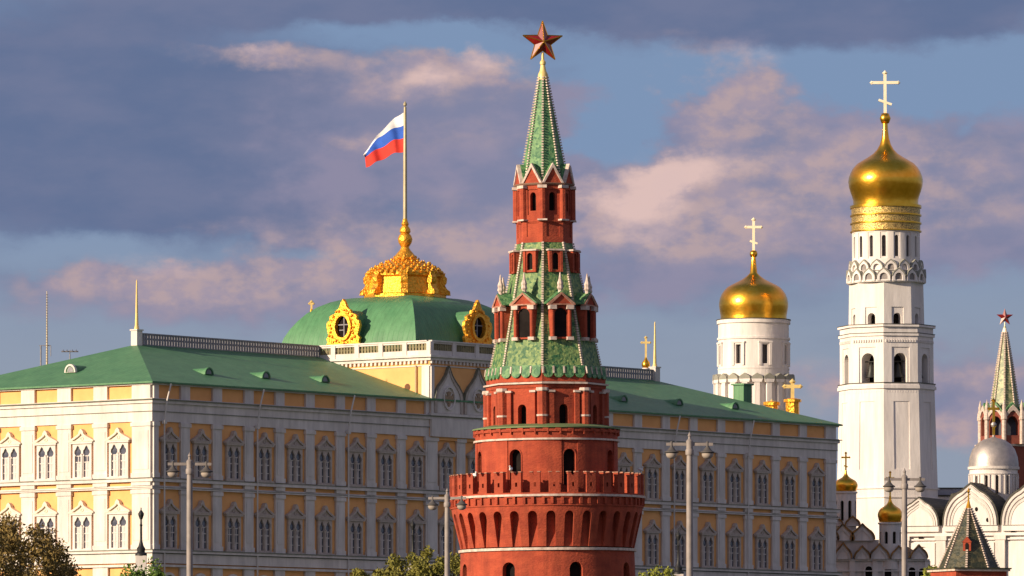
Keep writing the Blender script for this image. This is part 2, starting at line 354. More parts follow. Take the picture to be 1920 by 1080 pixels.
# ------------------------------------------------------------------ palace
def palace():
    X0, D0 = wx(285, 700), 700.0
    ca, sa = .633, .774
    k_ = lambda x: (x-960)/F
    s_of = lambda x: (X0 - k_(x)*D0)/(k_(x)*sa - ca)
    t_of = lambda x: (X0 - k_(x)*D0)/(sa + k_(x)*ca)
    root = thing('palace', 'long yellow and white palace with green roofs, gilded crown and flagpole', 'palace', (X0, D0, 22), math.atan2(sa, ca))
    zb = -22.0
    L_, W_, DEEP = 123.0, 32.5, 32.5
    EAVE = 50.6+zb
    MB().box(0, L_, 0, DEEP, 0, EAVE-.05).build('wall', YELLOW, root)
    # horizontal bands right round the building: (z0, z1, projection)
    def band(mb, z0, z1, p, q=-.02):
        z0 += zb; z1 += zb
        mb.box(-p, L_+p, -p, q, z0, z1); mb.box(-p, q, q+.001, DEEP+p, z0, z1); mb.box(L_-q, L_+p, q+.001, DEEP+p, z0, z1)
    wh = MB(); gr = MB()
    band(wh, 50.27, 50.5, .42); band(wh, 48.745, 48.82, .40)
    band(wh, 46.35, 47.45, .22); band(wh, 47.46, 48.3, .28); band(wh, 48.301, 48.639, .5)
    band(wh, 39.88, 40.2, .50); band(wh, 39.1, 39.24, .42); band(wh, 39.3, 39.46, .2)
    band(wh, 32.25, 32.5, .62); band(wh, 31.15, 32.15, .34); band(wh, 30.75, 31.0, .48); band(wh, 22, 25, .5)
    wh.build('cornice', PWHITE, root)
    band(gr, 48.64, 48.74, .72); band(gr, 47.40, 47.455, .34)
    band(gr, 40.2, 40.27, .56); band(gr, 39.24, 39.29, .46); band(gr, 32.5, 32.6, .7); band(gr, 32.17, 32.23, .42)
    gr.build('cornice_flashing', mat('cornice_flashing', (.14, .15, .11), (.20, .19, .15), scale=1.5, rough=.7), root)
    # bays
    south = [314.6, 373.8, 434.7, 492.4, 550.4, 606, 664, 721, 777.6, 833.5, 889, 944, 999, 1054, 1111, 1166, 1220, 1270.7, 1323.7, 1374.5, 1426, 1477, 1528]
    SB = [s_of(x) for x in south]
    west = [225.5, 157.3, 89.7, 21.5, -47]
    WBY = [t_of(x) for x in west]
    pil = [(0.0, 1.9)] + [((a+b)/2-.72, (a+b)/2+.72) for a, b in zip(SB, SB[1:])] + [(L_-2.1, L_)]
    pil[0] = (0.0, SB[0]-1.75)
    pil[9] = (pil[9][0]-.3, pil[9][1]+.35); pil[14] = (pil[14][0]-.3, pil[14][1]+.35)
    wpil = [(0.0, WBY[0]-1.95)] + [((a+b)/2-1.0, (a+b)/2+1.0) for a, b in zip(WBY, WBY[1:])] + [(WBY[-1]+1.7, WBY[-1]+3.7)]
    Mw = Matrix.Rotation(-PI/2, 4, 'Z')   # local x of a west element runs along -t
    RWEST = Matrix(((0, 1, 0, 0), (-1, 0, 0, 0), (0, 0, 1, 0), (0, 0, 0, 1)))
    def west_M(t, z): # frame on west facade: local -y outward = -x ; local x = -t
        return T(0, t, z) @ Matrix.Rotation(-PI/2, 4, 'Z')
    for side, lst in (('s', pil), ('w', wpil)):
        for a, b in lst:
            mb = MB()
            if side == 's': mb.M = T((a+b)/2, 0, zb)
            else: mb.M = west_M((a+b)/2, zb)
            w = (b-a)/2
            for z0, z1, p, ww in ((48.82, 50.27, .30, 0), (40.32, 46.35, .28, 0), (39.46, 39.88, .36, .06), (32.62, 39.1, .28, 0), (25, 30.75, .3, .1)):
                mb.box(-w-ww, w+ww, -p, -.03, z0, z1)
            for z1 in (46.35, 39.1): mb.box(-w-.12, w+.12, -.40, -.03, z1-.5, z1-.08)   # capitals
            for z1 in (40.32, 32.62): mb.box(-w-.1, w+.1, -.38, -.03, z1, z1+.5)
            for z0, z1 in ((41.2, 45.4), (33.6, 38.2)):   # raised shaft panel
                mb.box(-w+.28, w-.28, -.33, -.27, z0, z1)
            mb.build('pilaster', PWHITE, root)
    # windows
    def window_meshes(sx, blind):
        hw, pw = 1.16*sx, 1.50*sx
        gx, gw = .53*sx, .40*sx
        def lancet(cx):
            p = [(cx-gw*.92, .32), (cx+gw*.92, .32), (cx+gw*.92, 2.75), (cx+gw*.62, 2.85), (cx+gw*1.05, 3.1), (cx+gw*1.0, 3.4), (cx+gw*.6, 3.6), (cx+gw*.35, 3.85), (cx, 4.02),
                 (cx-gw*.35, 3.85), (cx-gw*.6, 3.6), (cx-gw*1.0, 3.4), (cx-gw*1.05, 3.1), (cx-gw*.62, 2.85), (cx-gw*.92, 2.75)]
            return p
        mb = MB()
        mb.plate([(-hw, 0), (hw, 0), (hw, 4.2), (-hw, 4.2)], [lancet(-gx), lancet(gx)], -.30, -.03)
        mb.box(-hw-.22, hw+.22, -.48, -.05, 4.2, 4.42)
        mb.box(-hw-.22, hw+.22, -.5, -.05, -.02, .2)
        mb.lathe([(.10*sx, .3), (.10*sx, 2.9), (.16*sx, 3.0), (0.001, 3.1)], 8, 0, 0, -.32)
        casing = mb
        # ogee pediment: raised outline + tympanum with roundel
        pm = MB()
        rt2 = [(pw, 4.42), (pw, 4.6), (pw*.62, 4.92), (pw*.32, 5.2), (pw*.2, 5.38), (pw*.17, 5.62), (pw*.09, 5.8)]
        out = rt2 + [(0, 5.92)] + [(-x, z) for x, z in reversed(rt2)]
        ri = [(pw*.74, 4.54), (pw*.5, 4.76), (pw*.24, 5.02), (pw*.1, 5.2)]
        inn = ri + [(0, 5.4)] + [(-x, z) for x, z in reversed(ri)]
        pm.plate(out, [inn], -.52, -.04); pm.plate(inn, (), -.30, -.03)
        for k in range(8):
            a = k*PI/4; pm.box(.2*math.cos(a)-.06, .2*math.cos(a)+.06, -.36, -.29, 4.8+.16*math.sin(a)-.05, 4.8+.16*math.sin(a)+.05)
        gl = MB()
        for q in (-1, 1):
            gl.box(q*gx-gw*1.1, q*gx+gw*1.1, -.10, -.02, .25, 4.05)
        bars = MB()
        for q in (-1, 1):
            c = q*gx
            bars.box(c-.045, c+.045, -.16, -.101, .3, 2.8); bars.box(c-gw, c+gw, -.165, -.101, 1.05, 1.13); bars.box(c-gw, c+gw, -.165, -.101, 2.0, 2.12); bars.box(c-gw, c+gw, -.165, -.101, 2.74, 2.84)
        bl = MB()
        if blind:
            for q in (-1, 1): bl.box(q*gx-gw*.6, q*gx+gw*1.05, -.13, -.101, .3, 2.8)
        else:
            bl.box(-gx-gw, -gx+gw*.35, -.13, -.101, .3, 2.7); bl.box(gx-gw*.9, gx+gw*.05, -.13, -.101, .3, 2.2)
        w = casing.build('window', PWHITE if blind else PGREY, None)  # casing and pediment tones carry the light: sunlit west paler, shaded south greyer
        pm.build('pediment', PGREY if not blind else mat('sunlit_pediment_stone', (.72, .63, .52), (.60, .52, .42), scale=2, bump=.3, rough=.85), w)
        gl.build('pane', GLASS, w); bars.build('glazing_bar', PWHITE, w); bl.build('blind', BLIND, w)
        return w
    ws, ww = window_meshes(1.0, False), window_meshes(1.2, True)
    wr = random.Random(21)
    def vary(w, r):   # blinds hang at different heights
        for ch in w.children:
            if ch.name.startswith('blind'): ch.scale = (1, 1, r.choice((.45, .7, .85, 1.0, 1.0, 1.05)))
    first = True
    for z in (40.28, 32.56):
        for s in SB:
            M = T(s, 0, z+zb) @ Matrix.Diagonal((1, 1, .93, 1))
            if first: ws.parent = root; ws.matrix_local = M; first = False
            else: vary(dup(ws, root, M), wr)
    first = True
    for z in (40.28, 32.56):
        for t in WBY:
            M = west_M(t, z+zb) @ Matrix.Diagonal((1, 1, .93, 1))
            if first: ww.parent = root; ww.matrix_local = M; first = False
            else: vary(dup(ww, root, M), wr)
    # ground-floor arches (their heads reach the bottom of the picture)
    mb = MB(); g = MB()
    for s in SB:
        mb.M = T(s, 0, zb)
        mb.plate(arch(-1.25, 1.25, 25.05, 30.2), [arch(-.95, .95, 25.2, 29.9)], -.25, -.03)
        g.M = T(s, 0, zb); g.plate(arch(-.94, .94, 25.2, 29.9), (), -.08, -.02)
    mb.build('ground_floor_arch', PWHITE, root); g.build('ground_floor_pane', GLASS, root)
    # downpipes
    for x in (302, 476.5, 647, 1258, 1397):
        s = s_of(x)
        p = MB(); p.tube((s, -.85, 48.5+zb), (s, -.5, 46.2+zb), .09); p.tube((s, -.5, 46.2+zb), (s, -.5, 25+zb), .09)
        p.tube((s+.6, -.9, 50.4+zb), (s, -.85, 48.5+zb), .09); p.box(s-.2, s+.2, -.7, -.3, 46.1+zb, 46.5+zb)
        p.build('downpipe', PWHITE, root)
    # roof
    e = .75; ze = EAVE; zr = 55.9+zb; rt = 16.0; ra, rb_ = 15.0, L_-15.0
    mb = MB()
    mb.add([(-e, -e, ze), (L_+e, -e, ze), (L_+e, DEEP+e, ze), (-e, DEEP+e, ze), (ra, rt, zr), (rb_, rt, zr),
            (-e, -e, ze-.18), (L_+e, -e, ze-.18), (L_+e, DEEP+e, ze-.18), (-e, DEEP+e, ze-.18)],
           [(0, 1, 5, 4), (1, 2, 5), (2, 3, 4, 5), (3, 0, 4), (6, 7, 1, 0), (7, 8, 2, 1), (8, 9, 3, 2), (9, 6, 0, 3), (9, 8, 7, 6)])
    rf = mb.build('roof', ROOF, root)
    sl_ = (zr-ze)/(rt+e)
    def on_south(x, f):   # point on the south slope at photo column x, fraction f up
        t = f*rt
        k = k_(x); s = (X0 - t*sa - k*(D0+t*ca))/(k*sa - ca)
        return s, t, ze+(t+e)*sl_
    def dormer_M(M, big=1.0):
        a = MB(); a.M = M
        a.plate([(.62*math.cos(PI*k/10)*big, .72*math.sin(PI*k/10)*big) for k in range(11)], (), -.5, 1.7)
        d = a.build('roof_vent', ROOF, rf)
        b = MB(); b.M = M
        b.plate([(.40*math.cos(PI*k/10)*big, .08+.5*math.sin(PI*k/10)*big) for k in range(11)], (), -.54, -.505); b.build('vent_louvre', GREYM, d)
        c = MB(); c.M = M
        c.plate([(.72*math.cos(PI*k/10)*big, .80*math.sin(PI*k/10)*big) for k in range(11)], [[(.55*math.cos(PI*k/10)*big, .03+.6*math.sin(PI*k/10)*big) for k in range(11)]], -.62, -.3)
        c.build('vent_hood', ROOF if big == 1.0 else PWHITE, d)
    for x in (385, 492, 603, 1163, 1267, 1372):
        s, t, z = on_south(x, .26); dormer_M(T(s, t, z-.12))
    # west slope vent
    t = 13.5; k = k_(138); s = 4.6
    tt = (X0 + s*ca - k*(D0+s*sa))/(sa + k*ca)
    dormer_M(T(s, tt, ze+(s+e)*(zr-ze)/(ra+e)-.1) @ Matrix.Rotation(-PI/2, 4, 'Z'), 1.15)
    # chimney on the right roof
    s, t, z = on_south(1392, .62)
    MB().box(s-.8, s+.8, t-.8, t+.8, z-.8, z+1.5).box(s-1, s+1, t-1, t+1, z+1.5, z+1.7).build('chimney', ROOF, rf)
    # ridge lattice
    def lattice(mb, post, p, q, z0, z1, step, th=.08):
        p, q = Vector(p), Vector(q); n = max(1, round((q-p).length/step)); d = (q-p)/n
        a = math.atan2(d.y, d.x)
        for i in range(n):
            c = p+d*i; mb.M = T(c.x, c.y, 0) @ Matrix.Rotation(a, 4, 'Z'); l = d.length
            mb.box(0, l, -th, th, z0, z0+.12); mb.box(0, l, -th*1.3, th*1.3, z1-.14, z1)
            m = max(2, round(l/.42))
            for j in range(m):
                u = (j+.5)*l/m
                mb.box(u-.14, u+.14, -th*.7, th*.7, z0+.13, z1-.15)
                mb.box(u-.19, u-.075, -th*.5, th*.5, z0+.45*(z1-z0), z0+.6*(z1-z0)); mb.box(u+.075, u+.19, -th*.5, th*.5, z0+.45*(z1-z0), z0+.6*(z1-z0))
            if post is not None:
                post.M = mb.M; post.box(-.32, .32, -.27, .27, z0-.29, z1+.01)
        if post is not None:
            post.M = T(q.x, q.y, 0) @ Matrix.Rotation(a, 4, 'Z'); post.box(-.32, .32, -.27, .27, z0-.29, z1+.01)
        mb.M = Matrix.Identity(4)
    for a, b in ((ra, 46), (70, rb_)):
        mb = MB(); lattice(mb, None, (a, rt, 0), (b, rt, 0), zr-.05, zr+1.3, 2.2, .1); mb.build('ridge_railing', GREYM, rf)
    for s in (ra, rb_):
        mb = MB(); mb.box(s-.45, s+.45, rt-.45, rt+.45, zr-.4, zr+1.5); mb.box(s-.55, s+.55, rt-.55, rt+.55, zr+1.5, zr+1.65); mb.build('ridge_pedestal', PWHITE, rf)
        MB().lathe([(.3, zr+1.65), (.2, zr+2.1), (.15, zr+3.5), (.07, zr+7.0), (.0, zr+7.2)], 10, 0, s, rt).build('gilded_spike', MATS.get('pale_gilding') or mat('pale_gilding', (.82, .60, .22), rough=.5, metal=.2), rf)
    # central block
    c0, c1, cd = 46.0, 70.0, 24.5; ZT = 55.3+zb
    MB().box(c0, c1, -.35, cd, 46+zb, ZT).build('attic_wall', YELLOW, root)
    mb = MB()
    def ring4(z0, z1, p):
        mb.box(c0-p, c1+p, -.35-p, -.36, z0+zb, z1+zb); mb.box(c0-p, c0-.01, -.359, cd+p, z0+zb, z1+zb); mb.box(c1+.01, c1+p, -.359, cd+p, z0+zb, z1+zb)
    ring4(54.95, 55.3, .30); ring4(55.3, 55.55, .6); ring4(54.3, 54.42, .12)
    q = 0.0
    while q < cd:   # dentils
        mb.box(c0-.24, c0-.02, q, q+.28, 54.6+zb, 54.93+zb); q += .62
    q = c0
    while q < c1:
        mb.box(q, q+.28, -.6, -.37, 54.6+zb, 54.93+zb); q += .62
    mb.box(c0, c1, -.34, cd, ZT, ZT+.3)
    mb.box(c0-.14, c0-.01, -.30, .8, 48.9+zb, 54.3+zb)
    mb.box(c0+.0, c0+.5, -.55, -.36, 48.9+zb, 54.3+zb); mb.box(c1-.5, c1, -.55, -.36, 48.9+zb, 54.3+zb)
    mb.box(c0-.3, c1+.3, -.8, -.36, 48.72+zb, 49.0+zb)
    mb.box(c0-.05, c1+.05, -.66, -.36, 46.36+zb, 48.3+zb)
    mb.build('attic_cornice', PWHITE, root)
    oc = MB(); oc.M = T(c0, 3.0, 52.0+zb) @ Matrix.Rotation(-PI/2, 4, 'Z')
    oc.plate([(.42*math.cos(k*PI/8), .42*math.sin(k*PI/8)) for k in range(16)], (), -.03, .1); oc.build('round_vent', mat('vent_brown', (.16, .07, .03), rough=.9), root)
    dp = MB(); dp.tube((c0-.2, 1.6, 54.4+zb), (c0-.2, 1.6, 50.9+zb), .09); dp.build('downpipe', POLE, root)
    # ogee gables with eagle reliefs on the south attic
    for i in range(9, 14):
        s = SB[i]; a = MB(); a.M = T(s, -.36, zb)
        w = 2.42
        prof = [(w, 49.0), (w, 50.6), (w*.93, 51.3), (w*.72, 52.0), (w*.45, 52.6), (w*.2, 53.3), (0, 54.3)]
        out = [(-w, 49.0)] + prof + [(-x, z) for x, z in reversed(prof[1:-1])]
        a.plate(out, (), -.22, -.01)
        g = a.build('ogee_gable', PWHITE, root)
        rim = MB(); rim.M = a.M
        inn = [(x*.86, 49.35+(z-49.35)*.93 if z > 49.4 else 49.0+.02) for x, z in out]
        rim.plate([(x*1.03, z+.04) for x, z in out], [inn], -.34, -.221); rim.build('gable_rim', PGREY, g)
        gt = MB(); gt.M = a.M
        pr = [(x*1.0, z) for x, z in prof[1:]]
        for sg in (-1, 1):
            for p, q2 in zip(pr, pr[1:]):
                gt.plate([(sg*p[0]*1.03, p[1]+.06), (sg*q2[0]*1.03, q2[1]+.06), (sg*q2[0]*1.03, q2[1]+.16), (sg*(p[0]*1.03+.06), p[1]+.13)], (), -.42, .3)
        gt.build('gable_coping', MATS['cornice_flashing'], g)
        md = MB(); md.M = a.M @ T(0, 0, 50.75)
        md.plate([(1.02*math.cos(k*PI/12), 1.35*math.sin(k*PI/12)) for k in range(24)], [[(.88*math.cos(k*PI/12), 1.2*math.sin(k*PI/12)) for k in range(24)]], -.44, -.222)
        md.build('medallion', PWHITE, g)
        ea = MB(); ea.M = md.M
        half = [(0, -.95), (.22, -.75), (.12, -.5), (.38, -.55), (.30, -.25), (.62, -.5), (.55, -.1), (.80, -.2), (.72, .2), (.82, .55), (.55, .35), (.35, .2), (.2, .3), (.28, .55), (.42, .62), (.25, .75), (.1, .6), (.06, .75), (0, .8)]
        ea.plate(half + [(-x, z) for x, z in reversed(half[1:-1])], (), -.36, -.222)
        ea.build('eagle_relief', mat('relief_stone', (.40, .27, .17), (.25, .17, .11), scale=3, rough=.8) if i == 9 else MATS['relief_stone'], g)
    # balustrade round the dome
    pn = MB(); po = MB(); zb0, zb1 = 55.85+zb, 57.05+zb
    o = -.1
    lattice(pn, po, (c0+o, -.4, 0), (c1-o, -.4, 0), zb0, zb1, 3.9, .1)
    lattice(pn, po, (c0+o, -.4, 0), (c0+o, cd, 0), zb0, zb1, 3.4, .1)
    lattice(pn, po, (c1-o, -.4, 0), (c1-o, cd, 0), zb0, zb1, 3.4, .1)
    br = po.build('balustrade_post', PWHITE, root); pn.build('balustrade_lattice', mat('lattice_stone', (.26, .22, .12), (.16, .14, .08), rough=.85), root)
    rl = MB()
    rl.box(c0-.12, c1+.12, -.72, -.15, zb1, zb1+.16); rl.box(c0-.4, c0+.2, -.149, cd, zb1, zb1+.16); rl.box(c1-.2, c1+.4, -.149, cd, zb1, zb1+.16)
    for za, zc_ in ((zb0-.3, zb0+.24), (zb1-.20, zb1-.001)):
        rl.box(c0-.28, c1+.28, -.56, -.24, za, zc_); rl.box(c0-.28, c0+.08, -.239, cd, za, zc_); rl.box(c1-.08, c1+.28, -.239, cd, za, zc_)
    rl.build('balustrade_rail', PWHITE, root)
    # green cloister dome
    dc = (58.0, 13.5); hw = 10.25
    prof = [(0, 55.61), (.02, 57.4), (.35, 58.5), (.85, 59.5), (1.45, 60.4), (2.2, 61.3), (3.1, 62.05), (4.1, 62.6), (5.1, 62.95), (5.9, 63.1)]
    mb = MB(); vs = []; fs = []; 
    for d, z in prof:
        h = hw-d; vs += [(dc[0]-h, dc[1]-h, z+zb), (dc[0]+h, dc[1]-h, z+zb), (dc[0]+h, dc[1]+h, z+zb), (dc[0]-h, dc[1]+h, z+zb)]
    for i in range(len(prof)-1):
        for k in range(4): fs.append((i*4+k, i*4+(k+1) % 4, i*4+4+(k+1) % 4, i*4+4+k))
    n = (len(prof)-1)*4; fs += [(n, n+1, n+2, n+3), (3, 2, 1, 0)]
    mb.add(vs, fs); dome = mb.build('dome', DOMEG, root, smooth=True, ang=30)
    # gilded dormers on the dome
    for a in (0, -PI/2):
        M = T(dc[0], dc[1], zb) @ Matrix.Rotation(a, 4, 'Z') @ T(0, -hw, 0)
        sd = MB(); sd.M = M
        sd.plate([(1.75*math.cos(k*PI/8), 59.5+1.75*math.sin(k*PI/8)) for k in range(9)] + [(-1.75, 57.6), (1.75, 57.6)], (), -.35, 4.2)
        dm = sd.build('dome_dormer', DOMEG, dome)
        fr_ = MB(); fr_.M = M
        half = [(0, 56.95), (2.2, 56.95), (2.65, 57.15), (2.3, 57.6), (2.5, 58.0), (2.15, 58.4), (2.35, 58.9), (2.5, 59.4), (2.35, 59.95), (2.0, 60.1), (2.05, 60.5), (1.6, 60.75), (1.2, 60.85), (1.05, 61.25), (.7, 61.35), (.45, 61.75), (.3, 62.1), (0, 62.5)]
        hole = [(1.02*math.cos(k*PI/9), 59.3+1.25*math.sin(k*PI/9)) for k in range(18)]
        fr_.plate(half + [(-x, z) for x, z in reversed(half[1:-1])], [hole], -.75, -.36)
        fr_.plate([(x*1.35, 59.3+(z-59.3)*1.3) for x, z in hole], [hole], -1.0, -.751)
        rr = random.Random(3)
        for k in range(30):
            b = 2*PI*k/30; rx, rz = 1.75+rr.uniform(-.3, .5), 1.8+rr.uniform(-.3, .4)
            x, z = rx*math.cos(b), 59.2+rz*math.sin(b)
            r = rr.uniform(.12, .2); M0 = fr_.M; fr_.M = M @ T(x, -.8, z)
            fr_.lathe([(0, -r), (r*.8, -r*.5), (r, 0), (r*.8, r*.5), (0, r)], 8); fr_.M = M0
        fr_.build('dormer_frame', GOLDR, dm)
        g = MB(); g.M = M; g.plate(hole, (), -.45, -.37); g.build('dormer_pane', DARK, dm)
        b_ = MB(); b_.M = M; b_.box(-.06, .06, -.56, -.46, 58.1, 60.5); b_.box(-.95, .95, -.56, -.46, 59.5, 59.62); b_.box(-.7, -.061, -.56, -.46, 58.9, 59.0)
        b_.build('dormer_bar', GREYM, dm)
    # gilded crown
    cz = 63.1+zb; crown = MB(); a0 = math.radians(-6)
    X_, Y_ = dc
    crown.M = T(X_, Y_, 0)
    crown.lathe([(4.75, cz), (4.75, cz+.35), (4.3, cz+.5), (4.1, cz+2.3), (4.45, cz+2.5), (4.5, cz+2.75), (4.1, cz+2.85)], 8, a0)
    cr = crown.build('gilded_crown', GOLDR, root)
    dd = MB(); dd.M = T(X_, Y_, 0)
    dd.lathe([(4.25, cz+2.75), (4.1, cz+3.05), (3.6, cz+3.45), (2.9, cz+3.85), (1.9, cz+4.25), (1.3, cz+4.45), (1.38, cz+4.7), (1.1, cz+5.05), (.62, cz+5.6), (.45, cz+5.95), (.55, cz+6.1), (.78, cz+6.5), (.85, cz+6.9), (.7, cz+7.3), (.5, cz+7.5), (.64, cz+7.7), (.6, cz+8.05), (.35, cz+8.4), (.45, cz+8.6), (.3, cz+8.95), (.22, cz+9.3)], 24)
    rr = random.Random(5)
    for ringr, zz_, nn, sz in ((4.3, 2.85, 34, .2), (4.0, 3.15, 32, .2), (3.5, 3.5, 28, .2), (2.9, 3.85, 24, .19), (2.2, 4.15, 18, .18), (1.6, 4.45, 12, .16), (1.3, 4.75, 10, .14)):
        for k in range(nn):
            b = 2*PI*(k+rr.random()*.3)/nn; r = sz*rr.uniform(.8, 1.25)
            M0 = dd.M; dd.M = T(X_+ringr*math.cos(b), Y_+ringr*math.sin(b), cz+zz_+rr.uniform(-.05, .12))
            dd.lathe([(0, -r), (r*.75, -r*.4), (r, .1*r), (r*.6, r*.8), (0, r*1.5)], 7); dd.M = M0
    dd.build('crown_finial', GOLDR, cr, smooth=True, ang=40)
    vo = MB()
    for k in range(8):   # scroll buttresses on the corners
        vo.M = T(X_, Y_, 0) @ RZ(a0+2*PI*k/8)
        pts = [(4.0, cz+.36), (5.25, cz+.36), (5.2, cz+.8), (4.85, cz+1.05), (4.6, cz+1.5), (4.8, cz+1.8), (4.85, cz+2.3), (4.6, cz+2.6), (4.65, cz+2.95), (4.35, cz+2.8), (4.0, cz+2.6)]
        vo.M = vo.M @ Matrix.Rotation(-PI/2, 4, 'Z')
        vo.plate(pts, (), -.38, .38)
        vo.build('crown_scroll', GOLDR, cr); vo = MB()
    # flagpole
    ztop = wz(195, 756)-22
    pl = MB(); pl.M = T(X_, Y_, 0)
    pl.lathe([(.24, cz+9.2), (.22, cz+16), (.17, ztop-2), (.16, ztop-.6)], 12)
    pl.lathe([(.0, ztop-.6), (.2, ztop-.4), (.2, ztop-.2), (0, ztop+.1)], 10)
    pl.build('flagpole', POLE, root)
    # small gilded finials far side of the dome
    # black lanterns stand on the terrace in front
    return root, (s_of, t_of)
PALACE, _ = palace()

def flag():
    D = 756.0
    px = [757, 740, 725, 708, 695, 683]
    rows = [[210, 221, 236, 252, 270, 288], [234, 240, 247, 256.5, 272.5, 289], [258, 262, 269, 277, 283, 291], [284, 287, 292, 300, 306, 310]]
    fin = []
    def lerp(tab, u):
        i = min(len(tab)-2, int(u)); f = u-i; return tab[i]*(1-f)+tab[i+1]*f
    nu = 30; sub = 4; vs = []; 
    for r in range(3*sub+1):
        for i in range(nu+1):
            u = i/nu*5
            y = lerp([lerp(rows[k], u) for k in range(4)], r/sub) if r < 3*sub else lerp(rows[3], u)
            x = lerp(px, u) + (r/sub-1.5)*u*.35
            d = D + .45*math.sin(u*2.2+r*.22)*min(1, u) + u*.5
            vs.append((wx(x, D), d, wz(y + 1.2*math.sin(u*3+1), D)))
    n = nu+1; fs = [(r*n+i, (r+1)*n+i, (r+1)*n+i+1, r*n+i+1) for r in range(3*sub) for i in range(nu)]
    mb = MB(); mb.add(vs, fs); mb.m = [min(2, (k//nu)//sub) for k in range(len(fs))]
    o = mb.build('flag', [FW, FB, FR], None, smooth=True, ang=60)
    for p in o.data.polygons: p.use_smooth = True
    c = Vector(vs[0]); o.data.transform(Matrix.Translation(-c)); o.location = c
    sm = o.modifiers.new('t', 'SOLIDIFY'); sm.thickness = .03
    tag(o, 'white, blue and red striped flag flying from the pole above the gilded crown', 'flag')
flag()

# ------------------------------------------------------------------ big brick tower
def star(parent, z, R, a, depth, edge=True):
    """five-pointed star standing upright at height z, facing angle a"""
    mb = MB(); mb.M = RZ(a) @ T(0, 0, z)
    pts = []
    for k in range(10):
        r = R if k % 2 == 0 else R*.40
        b = PI/2 + k*PI/5; pts.append((r*math.cos(b), 0, r*math.sin(b)))
    vs = pts + [(0, -depth, 0), (0, depth, 0)]
    fs = [(k, (k+1) % 10, 10) for k in range(10)] + [((k+1) % 10, k, 11) for k in range(10)]
    mb.add(vs, fs); st = mb.build('star', RUBY, parent)
    if not edge: return st
    e = MB(); e.M = mb.M
    for k in range(10):
        e.tube(pts[k], pts[(k+1) % 10], R*.026, n=6)
        if k % 2 == 0:
            for sy in (-1, 1): e.tube(pts[k], (0, sy*depth, 0), R*.018, R*.03, n=6)
    e.build('star_edging', GOLD, st)
    return st

